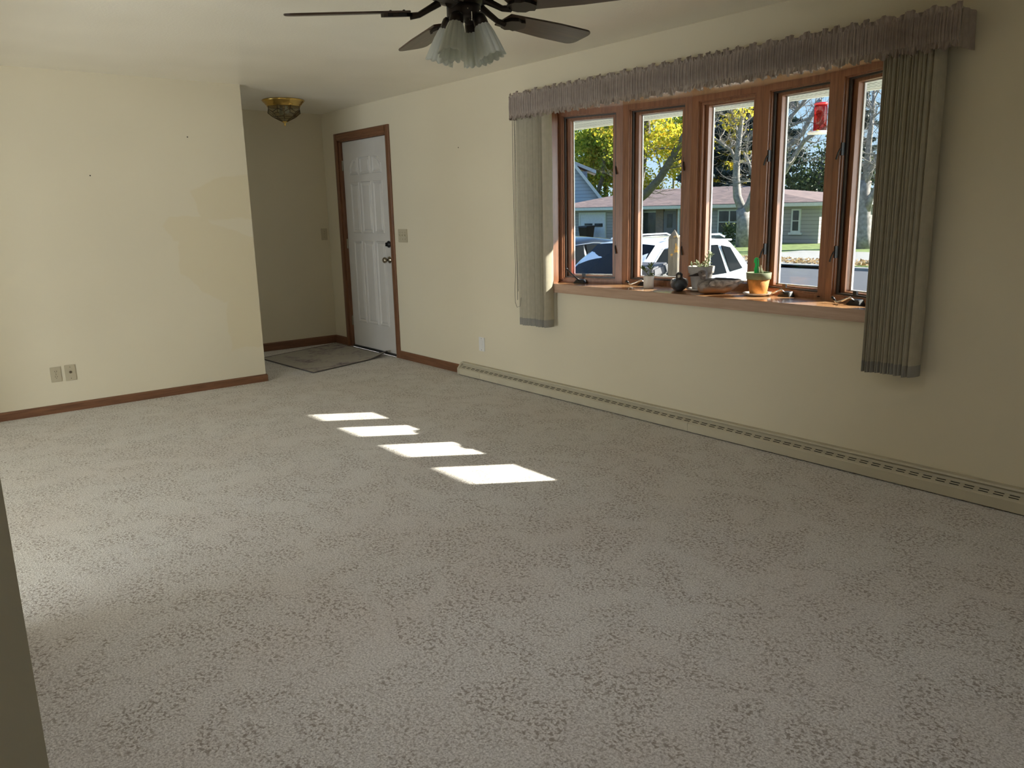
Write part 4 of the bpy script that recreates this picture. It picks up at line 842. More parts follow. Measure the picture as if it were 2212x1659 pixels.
# duck decoys
def decoy(name, label, loc, rz, s, cols):
    t = empty(name, loc, rz); t.scale = (s, s, s); tag(t, label, 'duck decoy')
    body = [(-0.122, 0, 0.052, 0.004, 0.006), (-0.116, 0, 0.052, 0.028, 0.030), (-0.100, 0, 0.050, 0.046, 0.045), (-0.07, 0, 0.050, 0.060, 0.050), (-0.03, 0, 0.050, 0.067, 0.050), (0.01, 0, 0.050, 0.068, 0.050), (0.05, 0, 0.050, 0.062, 0.049), (0.085, 0, 0.053, 0.050, 0.042), (0.115, 0, 0.060, 0.036, 0.029), (0.145, 0, 0.069, 0.022, 0.014), (0.172, 0, 0.076, 0.008, 0.004)]
    mb = MB().loft(body, 24); mb.v = [(x, y, max(0.0, z)) for x, y, z in mb.v]
    bo = mb.build('body', cols['body'], t, True)
    # neck and head as one skin
    hd = MB(); n = 16; prof = [(-0.070, 0.070, 0.030, 0.032), (-0.078, 0.090, 0.025, 0.024), (-0.082, 0.108, 0.024, 0.024), (-0.088, 0.122, 0.027, 0.031), (-0.090, 0.134, 0.026, 0.032), (-0.089, 0.144, 0.021, 0.026), (-0.088, 0.151, 0.011, 0.014), (-0.088, 0.1535, 0.002, 0.003)]
    vs = []
    for xc, z, hw, hl in prof: vs += [(xc+hl*math.cos(2*pi*k/n), hw*math.sin(2*pi*k/n), z) for k in range(n)]
    hd.add(vs, [(j*n+k, j*n+(k+1) % n, (j+1)*n+(k+1) % n, (j+1)*n+k) for j in range(len(prof)-1) for k in range(n)]+[tuple(range(n-1, -1, -1)), tuple((len(prof)-1)*n+k for k in range(n))])
    ho = hd.build('head', cols['head'], t, True)
    MB().loft([(-0.176, 0, 0.116, 0.004, 0.0025), (-0.170, 0, 0.117, 0.010, 0.004), (-0.150, 0, 0.119, 0.011, 0.006), (-0.130, 0, 0.123, 0.011, 0.010), (-0.108, 0, 0.126, 0.012, 0.013)], 12).build('bill', cols['bill'], ho, True)
    for sy in (-1, 1):
        MB().loft([(-0.004, 0, 0, 0.0008, 0.001), (-0.003, 0, 0, 0.0022, 0.003), (0, 0, 0, 0.0032, 0.0042), (0.003, 0, 0, 0.0022, 0.003), (0.004, 0, 0, 0.0008, 0.001)], 8).xf(Matrix.Translation((-0.100, sy*0.0245, 0.137))).build('eye', 'duckbill', ho, True)
        if cols.get('cheek'): MB().loft([(-0.013, 0, 0, 0.001, 0.001), (-0.008, 0, 0, 0.0030, 0.006), (0, 0, 0, 0.0036, 0.008), (0.008, 0, 0, 0.0030, 0.005), (0.012, 0, 0, 0.001, 0.001)], 10).xf(Matrix.Translation((-0.082, sy*0.0235, 0.119))).build('cheek_patch', cols['cheek'], ho, True)
        wg = MB().loft([(-0.055, 0, 0.062, 0.002, 0.004), (-0.045, 0, 0.062, 0.008, 0.020), (-0.01, 0, 0.064, 0.012, 0.028), (0.04, 0, 0.066, 0.012, 0.025), (0.09, 0, 0.072, 0.009, 0.016), (0.13, 0, 0.082, 0.004, 0.007), (0.155, 0, 0.088, 0.001, 0.002)], 12)
        wg.v = [(x, sy*0.057*(1 if x < 0.03 else max(0.25, 1-(x-0.03)*5.2))+y, z) for x, y, z in wg.v]; wg.build('wing', cols['wing'], t, True)
    MB().loft([(-0.03, 0, 0.094, 0.004, 0.003), (0.0, 0, 0.098, 0.030, 0.006), (0.05, 0, 0.096, 0.034, 0.006), (0.10, 0, 0.092, 0.026, 0.006), (0.13, 0, 0.091, 0.012, 0.004), (0.145, 0, 0.091, 0.003, 0.002)], 12).build('back_feathers', cols['back'], t, True)
    return t
decoy('duck_decoy', 'brown mottled wooden duck decoy facing left on the sill', (4.955, 0.135, ZS), math.radians(45), 0.95, dict(body='duckbrown', head='duckhead', bill='duckbill', cheek='duckcheek', wing='duckwing', back='duckdark'))
decoy('duck_decoy', 'small black and grey duck decoy facing the room', (4.655, 0.150, ZS), math.radians(128), 0.80, dict(body='duckblack', head='duckdark', bill='duckcheek', cheek='duckcheek', wing='duckflank', back='duckdark'))

# ------------------------------------------------------------------ outside: ground
GZ = -0.93; NZ = -0.70
struct(MB().box((-90, 27.6, GZ-0.3), (60, 110, GZ)).build('lawn_far', 'lawn'), 'green lawn across the street', 'lawn')
struct(MB().box((-90, 24.6, GZ-0.3), (60, 27.6, GZ-0.01)).build('grass_verge', 'lawn'), 'grass verge covered with fallen leaves by the kerb', 'grass')
struct(MB().box((-90, 24.2, GZ-0.3), (60, 24.6, GZ-0.02)).build('kerb', 'concrete'), 'concrete kerb across the street', 'kerb')
struct(MB().box((-90, 13.6, GZ-0.3), (60, 24.2, GZ-0.12)).build('street', 'asphalt'), 'asphalt street seen through the right panes', 'street')
struct(MB().hexa([(-90, 0.14, NZ-0.4), (60, 0.14, NZ-0.4), (60, 13.6, GZ-0.5), (-90, 13.6, GZ-0.5), (-90, 0.14, NZ), (60, 0.14, NZ), (60, 13.6, GZ-0.08), (-90, 13.6, GZ-0.08)]).build('lawn_near', 'lawn'), 'front lawn below the bow window', 'lawn')
struct(MB().hexa([(-5.4, 0.5, NZ-0.1), (0.9, 0.5, NZ-0.1), (0.9, 13.7, GZ-0.3), (-5.4, 13.7, GZ-0.3), (-5.4, 0.5, NZ+0.02), (0.9, 0.5, NZ+0.02), (0.9, 13.7, GZ-0.06), (-5.4, 13.7, GZ-0.06)]).build('driveway', 'concrete'), 'concrete driveway under the parked cars', 'driveway')
struct(MB().box((-2.0, 0.14, NZ-0.1), (14.0, 2.6, NZ+0.03)).build('bounce_bed', 'gravel'), 'unseen pale gravel bed added to bounce light to the soffit', 'gravel')  # unseen bed added to bounce neutral light onto the soffit and window
struct(MB().box((-14.5, 24.2, GZ-0.2), (-7.5, 33.0, GZ+0.015)).build('driveway_far', 'concrete'), 'sunlit concrete driveway apron across the street', 'driveway')
nl = 2600; cx = RNG.uniform(-22, -4, nl); cy = 24.7+2.6*RNG.random(nl)**1.3
def cards(P, s0, s1, flat=False, seed=0, aspect=0.7):
    r = np.random.default_rng(seed); n = len(P); s = r.uniform(s0, s1, n)[:, None]
    a = r.normal(size=(n, 3)); 
    if flat: a[:, 2] *= 0.25
    a /= np.linalg.norm(a, axis=1)[:, None]
    b_ = r.normal(size=(n, 3)); 
    if flat: b_[:, 2] *= 0.25
    b_ -= a*(a*b_).sum(1)[:, None]; b_ /= np.linalg.norm(b_, axis=1)[:, None]
    V = np.stack([P-a*s/2, P-b_*s*aspect/2, P+a*s/2, P+b_*s*aspect/2], 1).reshape(-1, 3)
    Q = np.arange(4*n).reshape(-1, 4); return V, Q
V, Q = cards(np.stack([cx, cy, np.full(nl, GZ+0.05)], 1), 0.10, 0.20, True, 3)
tag(fast_mesh('fallen_leaves', V, Q, 'leaflitter'), 'dry brown leaves scattered along the far kerb', 'leaves', kind='stuff')

# eave over the window
ev = empty('roof_eave', (3, 0.8, 2.1)); struct(ev, 'white vented soffit of the roof eave above the window', 'eave')
E0 = Vector((3, 0.8, 2.1))
MB().box((-9, 0.14, 2.10), (15, 1.37, 2.16)).xf(Matrix.Translation(-E0)).build('soffit', 'soffit', ev)
MB().box((-9, 1.37, 2.092), (15, 1.40, 2.30)).xf(Matrix.Translation(-E0)).build('fascia', 'fascia', ev)
MB().hexa([(-9, 0.14, 2.40), (15, 0.14, 2.40), (15, 1.42, 2.26), (-9, 1.42, 2.26), (-9, 0.14, 2.55), (15, 0.14, 2.55), (15, 1.42, 2.32), (-9, 1.42, 2.32)]).xf(Matrix.Translation(-E0)).build('roof_edge', 'shingle', ev)

# hummingbird feeder
t = empty('bird_feeder', (4.66, 1.69, 1.795)); tag(t, 'red hummingbird feeder hanging from the eave', 'bird feeder')
MB().lathe([(0.0, 0.10), (0.046, 0.10), (0.046, 0.27), (0.040, 0.285), (0.0, 0.287)], (0, 0, 0), 28).build('nectar_bottle', 'redglass', t, True)
MB().lathe([(0.0, 0.287), (0.047, 0.283), (0.049, 0.291), (0.043, 0.300), (0.0, 0.302)], (0, 0, 0), 28).build('cap', 'taillight', t, True)
MB().lathe([(0.0, 0.078), (0.082, 0.082), (0.088, 0.090), (0.080, 0.098), (0.050, 0.103), (0.0, 0.104)], (0, 0, 0), 32).build('tray', 'whiteplastic', t, True)
MB().tube([(0, 0, 0.30), (0, 0, 0.42), (0, -0.03, 0.44), (0, -0.295, 0.44)], 0.0028, 6).build('hanger', 'blackmetal', t)
for k in range(5):
    a = k*2*pi/5; MB().lathe([(0.0, 0.107), (0.010, 0.104), (0.012, 0.099)], (0.066*math.cos(a), 0.066*math.sin(a), 0), 10).build('feeding_port', 'yellowleaf', t, True)

# weathered post and mailbox
pz = NZ-0.15
t = empty('fence_post', (2.52, 2.65, pz), math.radians(22)); tag(t, 'weathered square wooden post with pyramid top beside the mailbox', 'post')
MB().box((-0.05, -0.05, 0), (0.05, 0.05, 1.155-pz-0.09)).build('shaft', 'post', t, bevel=0.006)
MB().add([(-0.05, -0.05, 0), (0.05, -0.05, 0), (0.05, 0.05, 0), (-0.05, 0.05, 0), (0, 0, 0.085)], [(0, 1, 4), (1, 2, 4), (2, 3, 4), (3, 0, 4), (0, 3, 2, 1)]).build('pyramid_top', 'post', t).location = (0, 0, 1.155-pz-0.09)
t = empty('mailbox', (2.325, 2.435, 0.42), math.radians(22)); tag(t, 'grey plastic mailbox beside the weathered post', 'mailbox')
MB().box((-0.165, -0.22, 0), (0.165, 0.26, 0.27)).build('shell', 'mailgrey', t, bevel=0.02)
MB().hexa([(-0.185, -0.25, 0.265), (0.185, -0.25, 0.265), (0.185, 0.28, 0.285), (-0.185, 0.28, 0.285), (-0.160, -0.20, 0.35), (0.160, -0.20, 0.35), (0.160, 0.25, 0.385), (-0.160, 0.25, 0.385)]).build('lid', 'maillid', t, bevel=0.015)
MB().box((-0.125, -0.228, 0.03), (0.125, -0.215, 0.235)).build('mail_door', 'maildoor', t, bevel=0.004)
MB().box((-0.05, -0.05, pz-0.42), (0.05, 0.05, 0.0)).build('post', 'post', t)

# cars
def car(name, label, loc, rz, paint, L, Wd, H, suv, sedan=False):
    t = empty(name, loc, rz); tag(t, label, 'car')
    hw = Wd/2; belt = H*0.60
    # lower body stations along y (front at 0): y, z_bottom, z_top, half width
    st = [(0.0, 0.34, 0.58, hw*0.62), (0.06, 0.26, 0.70, hw*0.82), (0.22, 0.22, 0.80, hw*0.94), (0.55, 0.22, belt-0.10, hw*0.99), (1.05, 0.22, belt-0.02, hw), (1.9, 0.22, belt+0.01, hw), (L-1.1, 0.22, belt+0.06, hw), (L-0.45, 0.24, belt+0.05, hw*0.98), (L-0.15, 0.28, belt-0.04, hw*0.93), (L-0.03, 0.34, belt-0.22, hw*0.84), (L, 0.42, belt-0.32, hw*0.74)]
    n = 0; vs = []
    for y, zb, zt, h in st:
        sec = [(-h*0.86, zb), (-h*0.97, zb+0.10), (-h, (zb+zt)/2), (-h*0.975, zt-0.07), (-h*0.90, zt), (-h*0.5, zt+0.025), (0, zt+0.035), (h*0.5, zt+0.025), (h*0.90, zt), (h*0.975, zt-0.07), (h, (zb+zt)/2), (h*0.97, zb+0.10), (h*0.86, zb)]
        n = len(sec); vs += [(x, y, z) for x, z in sec]
    fs = [(j*n+k, j*n+k+1, (j+1)*n+k+1, (j+1)*n+k) for j in range(len(st)-1) for k in range(n-1)]+[(j*n, (j+1)*n, (j+1)*n+n-1, j*n+n-1) for j in range(len(st)-1)]
    fs += [tuple(range(n)), tuple((len(st)-1)*n+k for k in range(n-1, -1, -1))]
    body = MB().add(vs, fs).build('body', paint, t, True)
    # cabin
    wy = 1.10; rear = L-0.25 if suv else L-0.75; rt = L-0.75 if suv else L-1.55
    cb = [(wy, belt-0.02, hw*0.86), (wy+0.40, belt+0.55*(H-belt), hw*0.80), (wy+0.72, H-0.075, hw*0.745), (wy+1.25, H-0.02, hw*0.73), ((wy+rt)/2+0.4, H-0.01, hw*0.725), (rt, H-0.07, hw*0.71), ((rt+rear)/2+0.05, belt+0.50*(H-belt), hw*0.74), (rear, belt+0.02, hw*0.80)]
    vs = []
    for y, zr, wr in cb:
        wb = hw*0.90; zb = belt-0.02; f = (zr-zb)/(H-zb)
        sec = [(-wb, zb), (-(wb+(wr-wb)*0.5*min(1, f*1.0)), zb+(zr-zb)*0.5), (-wr, zr-0.06*f), (-wr*0.86, zr), (-wr*0.4, zr+0.028*f), (0, zr+0.034*f), (wr*0.4, zr+0.028*f), (wr*0.86, zr), (wr, zr-0.06*f), ((wb+(wr-wb)*0.5), zb+(zr-zb)*0.5), (wb, zb)]
        n = len(sec); vs += [(x, y, z) for x, z in sec]
    fs = [(j*n+k, j*n+k+1, (j+1)*n+k+1, (j+1)*n+k) for j in range(len(cb)-1) for k in range(n-1)]+[tuple(range(n)), tuple((len(cb)-1)*n+k for k in range(n-1, -1, -1))]
    MB().add(vs, fs).build('cabin', paint, t, True)
    zb = belt+0.03
    def surf(s, y, z):   # side glass surface x at height z
        f = (z-belt)/(H-belt); return s*(hw*0.905+(hw*0.735-hw*0.905)*f)
    for s in (-1, 1):
        segs = [[(wy+0.28, zb), (wy+1.02, zb+0.01), (wy+1.02, H-0.13), (wy+0.80, H-0.15), (wy+0.55, zb+0.28)], [(wy+1.10, zb+0.01), (rt-0.30, zb+0.03), (rt-0.42, H-0.135), (wy+1.10, H-0.12)]]
        if suv: segs.append([(rt-0.20, zb+0.05), (rt+0.14, zb+0.09), (rt-0.10, H-0.19), (rt-0.32, H-0.15)])
        else: segs.append([(rt-0.20, zb+0.04), (rt+0.22, zb+0.07), (rt-0.06, H-0.20), (rt-0.34, H-0.15)])
        for sg in segs:
            q = [(surf(s, y, z)+s*0.004, y, z) for y, z in sg]; q2 = [(x-s*0.02, y, z) for x, y, z in q]; n = len(q)
            MB().add(q+q2, [tuple(range(n)), tuple(range(2*n-1, n-1, -1))]+[(i, (i+1) % n, n+(i+1) % n, n+i) for i in range(n)]).build('side_window', 'carglass', t)
        arc = [(wy+0.24, zb-0.02), (wy+0.52, zb+0.29), (wy+0.80, H-0.125), (wy+1.3, H-0.095), (rt-0.35, H-0.115), (rt-0.02, H-0.19), (rt+0.20, zb+0.10)]
        MB().tube([(surf(s, y, z)+s*0.006, y, z) for y, z in arc], 0.008, 6).build('window_trim', 'trimchrome' if not suv else paint, t)
        MB().tube([(surf(s, y, zb-0.02)+s*0.012, y, zb-0.015+0.05*max(0, (y-wy-1)/2)) for y in (wy+0.24, wy+1.2, rt+0.2)], 0.008, 6).build('belt_trim', 'trimchrome' if not suv else paint, t)
        for yy in (0.85, L-0.85):
            wh = MB().lathe([(0.20, -0.10), (0.31, -0.11), (0.335, -0.08), (0.335, 0.08), (0.31, 0.11), (0.20, 0.10)], (s*(hw-0.11), yy, 0.335), 28, 'x').build('wheel', 'tyre', t, True)
            MB().lathe([(0.0, s*0.085), (0.05, s*0.10), (0.20, s*0.085), (0.215, s*0.10)], (s*(hw-0.11), yy, 0.335), 24, 'x', capends=False).build('rim', 'rim', wh, True)
        MB().loft([(-0.09, 0, 0, 0.02, 0.03), (-0.06, 0, 0, 0.05, 0.06), (0.04, 0, 0, 0.05, 0.06), (0.08, 0, 0, 0.02, 0.03)], 10).xf(Matrix.Translation((s*(hw+0.06), wy+0.45, belt+0.05))).build('mirror', paint, t, True)
        for yy in (wy+1.0, rt-0.15): MB().tube([(s*(hw*0.985), yy-0.09, belt-0.14), (s*(hw*0.985+0.035), yy-0.05, belt-0.135), (s*(hw*0.985+0.035), yy+0.05, belt-0.135), (s*(hw*0.985), yy+0.09, belt-0.14)], 0.012, 8).build('door_handle', paint, t, True)
        MB().loft([(-0.05, 0, 0, 0.05, 0.06), (0.0, 0, 0, 0.07, 0.09), (0.10, 0, 0, 0.06, 0.07), (0.16, 0, 0, 0.01, 0.02)], 10).xf(Matrix.Translation((s*hw*0.86, L-0.12, belt-0.16)) @ Matrix.Rotation(-pi/2, 4, 'Z')).build('tail_light', 'taillight', t, True)
        MB().loft([(-0.10, 0, 0, 0.02, 0.02), (0.0, 0, 0, 0.10, 0.05), (0.12, 0, 0, 0.04, 0.02)], 10).xf(Matrix.Translation((s*hw*0.74, 0.14, 0.66)) @ Matrix.Rotation(pi/2*s*0.4, 4, 'Z')).build('head_light', 'chrome', t, True)
    # windshield and rear glass
    def sheetq(y0, z0, w0, y1, z1, w1_, off, name):
        dn_ = Vector((0, -(z1-z0), (y1-y0))).normalized()*off
        m_ = MB(); vs = []
        for j in range(7):
            f = j/6
            for i in range(9):
                u = i/4-1; bulge = 0.035*(1-u*u); wv = w0+(w1_-w0)*f
                p_ = Vector((u*wv, y0+(y1-y0)*f, z0+(z1-z0)*f))+dn_*(1+bulge/abs(off)*0.9); vs.append(tuple(p_))
        return m_.add(vs, [(j*9+i, j*9+i+1, (j+1)*9+i+1, (j+1)*9+i) for j in range(6) for i in range(8)]).build(name, 'carglass', t, True)
    sheetq(wy+0.02, belt+0.02, hw*0.80, wy+0.70, H-0.10, hw*0.68, 0.018, 'windshield')
    sheetq(rear+0.0, belt+0.06, hw*0.72, rt+0.04, H-0.10, hw*0.62, -0.018, 'rear_window')
    if suv:
        for s in (-1, 1): MB().tube([(s*hw*0.62, wy+0.95, H-0.01), (s*hw*0.63, wy+1.1, H+0.03), (s*hw*0.62, rt-0.2, H+0.03), (s*hw*0.61, rt-0.05, H-0.02)], 0.014, 8).build('roof_rail', paint, t, True)
        MB().box((-hw*0.62, rt-0.05, H-0.09), (hw*0.62, rt+0.16, H-0.06)).build('spoiler', paint, t, bevel=0.01)
        MB().tube([(0.1, rt-0.35, H), (0.1, rt-0.15, H+0.22)], [0.006, 0.003], 6).build('antenna', 'blackmetal', t)
    MB().tube([(-hw*0.6, wy-0.02, belt+0.02), (0.0, wy+0.06, belt+0.055), (hw*0.1, wy+0.08, belt+0.07)], 0.009, 6).build('wiper', 'blackmetal', t)
    return t
car('parked_car', 'white compact SUV parked in the driveway outside', (-0.93, 3.80, NZ-0.07), 0, 'whitecar', 4.4, 1.84, 1.66, True)
car('parked_car', 'black car parked beside the white SUV', (-3.75, 4.55, NZ-0.08), 0, 'darkcar', 4.7, 1.84, 1.62, False)
car('parked_car', 'dark car in front of the far garage door', (-39.6, 32.6, GZ), math.radians(0), 'darkcar', 4.6, 1.84, 1.60, True)
t = empty('waste_bin', (-36.2, 38.8, GZ)); tag(t, 'dark waste bin standing by the far garage door', 'bin')
MB().hexa([(-0.35, -0.35, 0), (0.35, -0.35, 0), (0.35, 0.35, 0), (-0.35, 0.35, 0), (-0.45, -0.42, 0.95), (0.45, -0.42, 0.95), (0.45, 0.42, 0.95), (-0.45, 0.42, 0.95)]).build('tub', 'blackmetal', t)
MB().hexa([(-0.48, -0.45, 0.95), (0.48, -0.45, 0.95), (0.48, 0.45, 0.95), (-0.48, 0.45, 0.95), (-0.44, -0.40, 1.05), (0.44, -0.40, 1.05), (0.44, 0.40, 1.08), (-0.44, 0.40, 1.08)]).build('lid', 'blackmetal', t)

# ranch house across the street
hs = empty('ranch_house', (-28, 40, GZ)); tag(hs, 'low taupe ranch house with brown hip roof across the street', 'house')
H0 = Vector((-28, 40, GZ)); WT = 1.30
def hpart(mb, name, mat, parent=hs, **k): return mb.xf(Matrix.Translation(-H0)).build(name, mat, parent, **k)
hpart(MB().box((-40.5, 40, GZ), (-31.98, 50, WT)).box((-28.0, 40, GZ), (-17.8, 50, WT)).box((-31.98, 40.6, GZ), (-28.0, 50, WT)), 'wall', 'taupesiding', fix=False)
hpart(MB().box((-30.78, 40.45, GZ), (-30.10, 40.6, WT)).box((-28.92, 40.45, GZ), (-28.02, 40.6, WT)), 'brick_wall', 'brick', fix=False)
g = hpart(MB().box((-38.05, 39.93, GZ), (-35.42, 40.0, 0.98)), 'garage_door', 'drivewhite')
for z in (-0.5, 0.0, 0.5): hpart(MB().box((-38.0, 39.92, z-0.02), (-35.47, 39.935, z+0.005)), 'door_joint', 'fascia', g)
for xx in (-37.55, -36.45): hpart(MB().box((xx, 39.90, 0.03), (xx+0.85, 39.93, 0.28)), 'garage_window', 'farglass', g)
hpart(MB().box((-38.2, 39.9, 0.98), (-35.27, 40.0, 1.10)).box((-38.2, 39.9, GZ), (-38.05, 40, 0.98)).box((-35.42, 39.9, GZ), (-35.27, 40, 0.98)), 'garage_trim', 'fascia', fix=False)
pw = hpart(MB().box((-31.95, 40.50, -0.80), (-30.80, 40.6, 1.03)), 'picture_window', 'farglass'); hpart(MB().box((-31.98, 40.46, -0.88), (-30.78, 40.52, -0.80)).box((-31.98, 40.46, 1.03), (-30.78, 40.52, 1.1)), 'window_trim', 'fascia', pw, fix=False)
dr = hpart(MB().box((-30.08, 40.48, GZ), (-28.95, 40.6, 1.08)), 'entry_door', 'doorgrey'); hpart(MB().box((-29.75, 40.46, -0.05), (-29.28, 40.49, 0.90)), 'door_glass', 'farglass', dr)
hpart(MB().box((-28.60, 40.40, 0.55), (-28.45, 40.46, 0.80)), 'porch_light', 'blackmetal')
hpart(MB().box((-28.16, 39.7, GZ), (-28.02, 39.84, WT)), 'porch_post', 'fascia')
def fwin(x0, x1, z0, z1, lights):
    f_ = hpart(MB().box((x0, 39.92, z0), (x1, 40.0, z1)), 'window', 'fascia'); wd = (x1-x0-0.12*(lights+1))/lights
    for i in range(lights):
        a = x0+0.12+i*(wd+0.12); mid = (z0+z1)/2
        hpart(MB().box((a, 39.90, z0+0.12), (a+wd, 39.93, mid-0.03)), 'pane', 'farglass', f_); hpart(MB().box((a, 39.90, mid+0.03), (a+wd, 39.93, z1-0.10)), 'pane', 'farglass', f_)
    hpart(MB().box((x0-0.12, 39.86, z0-0.12), (x1+0.12, 40.0, z0)), 'window_sill', 'fascia', f_)
fwin(-25.0, -23.15, -0.45, 1.14, 2); fwin(-19.6, -18.98, -0.30, 1.10, 1)
rf = hpart(MB().add([(-41.2, 39.3, 1.50), (-17.2, 39.3, 1.50), (-17.2, 50.7, 1.50), (-41.2, 50.7, 1.50), (-36.4, 45, 2.75), (-26.8, 45, 2.75), (-41.2, 39.3, 1.44), (-17.2, 39.3, 1.44), (-17.2, 50.7, 1.44), (-41.2, 50.7, 1.44)],
    [(0, 1, 5, 4), (1, 2, 5), (2, 3, 4, 5), (3, 0, 4), (6, 9, 8, 7), (0, 6, 7, 1), (1, 7, 8, 2), (2, 8, 9, 3), (3, 9, 6, 0)]), 'roof', 'shingle')
hpart(MB().box((-41.2, 39.26, 1.26), (-17.2, 39.34, 1.46)).box((-17.24, 39.3, 1.26), (-17.16, 50.7, 1.46)), 'fascia_board', 'fascia', rf, fix=False)
hpart(MB().box((-41.2, 39.3, 1.25), (-17.2, 40.6, 1.28)), 'soffit', 'fascia', rf)

# pale blue gabled house behind on the left
g2 = empty('gabled_house', (-43.74, 48, GZ), math.radians(47)); tag(g2, 'pale blue sided house with steep gable behind the ranch house', 'house')
def gpart(mb, name, mat, parent=g2, **k): return mb.xf(Matrix.Translation((0, 0, -GZ))).build(name, mat, parent, **k)
apx, apz, ez = -4.9, 8.2, 2.05
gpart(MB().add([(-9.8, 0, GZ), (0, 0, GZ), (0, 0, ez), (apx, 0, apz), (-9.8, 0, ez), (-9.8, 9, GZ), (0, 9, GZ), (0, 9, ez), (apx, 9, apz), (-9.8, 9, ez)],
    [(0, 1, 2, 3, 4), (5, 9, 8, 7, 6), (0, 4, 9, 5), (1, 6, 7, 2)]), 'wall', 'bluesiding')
for sx, xe in ((1, 0.35), (-1, -10.15)):
    zz = ez-0.35*(apz-ez)/4.9
    gpart(MB().hexa([(apx, -0.5, apz+0.03), (xe, -0.5, zz+0.03), (xe, 9.4, zz+0.03), (apx, 9.4, apz+0.03), (apx, -0.5, apz+0.25), (xe, -0.5, zz+0.25), (xe, 9.4, zz+0.25), (apx, 9.4, apz+0.25)]), 'roof', 'shingle')
    gpart(MB().hexa([(apx, -0.6, apz-0.10), (xe, -0.6, zz-0.10), (xe, -0.48, zz-0.10), (apx, -0.48, apz-0.10), (apx, -0.6, apz+0.30), (xe, -0.6, zz+0.30), (xe, -0.48, zz+0.30), (apx, -0.48, apz+0.30)]), 'rake_board', 'fascia')
gpart(MB().box((-3.2, 2.0, 3.0), (-1.25, 6, 4.75)), 'dormer', 'bluesiding')
gpart(MB().hexa([(-2.9, 1.6, 5.55), (-0.45, 1.6, 4.50), (-0.45, 6.4, 4.50), (-2.9, 6.4, 5.55), (-2.9, 1.6, 5.85), (-0.45, 1.6, 4.80), (-0.45, 6.4, 4.80), (-2.9, 6.4, 5.85)]), 'dormer_roof', 'fascia')

# utility pole and wires
t = empty('utility_pole', (-54, 70, GZ)); tag(t, 'distant grey utility pole among the yellow leaves', 'pole')
MB().tube([(0, 0, 0), (0, 0, 9.0)], [0.16, 0.12], 10).build('shaft', 'pole', t); MB().box((-0.9, -0.06, 8.2), (0.9, 0.06, 8.35)).build('crossarm', 'pole', t)
def wire(a, b_, lab):
    pts = []
    for k in range(15):
        f = k/14; p_ = Vector(a).lerp(Vector(b_), f); p_.z -= 0.6*4*f*(1-f); pts.append(p_)
    tag(MB().tube(pts, 0.03, 5).build('utility_wire', 'wire'), lab, 'wire')
wire((-75, 56, 6.2), (-54, 70, 7.4), 'thin utility wire crossing the yellow-green leaves')
wire((-54, 70, 6.4), (-20, 72, 7.5), 'thin utility wire running right behind the leaning limb')

# ------------------------------------------------------------------ trees
def jit(pts, amp, rnd):
    return [Vector((p_[0], p_[1]+rnd.uniform(-amp, amp), p_[2])) for p_ in pts]
class Tree:
    def __init__(s, name, label, base, bark, seed):
        s.t = empty(name, base); tag(s.t, label, 'tree'); s.b = Vector(base); s.mb = MB(); s.rnd = random.Random(seed); s.tips = []; s.bark = bark; s.segs = []
    def limb(s, pts, r0, r1, twigs=0, tl=1.2, amp=0.25):
        pts = jit(pts, amp, s.rnd); n = len(pts); rad = [r0+(r1-r0)*i/(n-1) for i in range(n)]
        s.mb.tube([p_-s.b for p_ in pts], rad, 9)
        for _ in range(twigs):
            f = s.rnd.uniform(0.25, 1.0)*(n-1); i = min(int(f), n-2); q = pts[i].lerp(pts[i+1], f-i); r = rad[i]*0.45
            d = Vector((s.rnd.gauss(0, 1), s.rnd.gauss(0, 0.8), s.rnd.gauss(0.35, 0.6))).normalized(); s.twig(q, d, tl*s.rnd.uniform(0.6, 1.4), max(0.012, min(r, 0.040)), 2)
        return s
    def twig(s, p_, d, L, r, depth):
        pts = [p_]; 
        for k in range(3):
            d = (d+Vector((s.rnd.gauss(0, 0.25), s.rnd.gauss(0, 0.25), s.rnd.gauss(0.06, 0.2)))).normalized(); pts.append(pts[-1]+d*L/3)
        s.mb.tube([q-s.b for q in pts], [r, r*0.8, r*0.6, r*0.35], 5, False); s.tips += pts[1:]
        if depth > 0:
            for q in pts[1:]:
                for _ in range(2):
                    d2 = (d+Vector((s.rnd.gauss(0, 0.7), s.rnd.gauss(0, 0.7), s.rnd.gauss(0.1, 0.5)))).normalized(); s.twig(q, d2, L*s.rnd.uniform(0.45, 0.75), r*0.45, depth-1)
    def done(s): s.mb.build('trunk', s.bark, s.t, True, fix=False); return s
    def leaves(s, centres, n, spread, s0, s1, mat, seed=1, name='foliage'):
        r = np.random.default_rng(seed); cs = np.array([tuple(c_) for c_ in centres]); k = r.integers(0, len(cs), n)
        P = cs[k]+r.normal(size=(n, 3))*np.asarray(spread)-np.array(s.b)[None]
        V, Q = cards(P, s0, s1, False, seed+5); return fast_mesh(name, V, Q, mat, s.t)
def blob(c_, rad, n, seed):     # clump centres on an ellipsoid crown
    r = np.random.default_rng(seed); d = r.normal(size=(n, 3)); d /= np.linalg.norm(d, axis=1)[:, None]
    return np.array(c_)+d*np.array(rad)*(r.random((n, 1))**0.4)

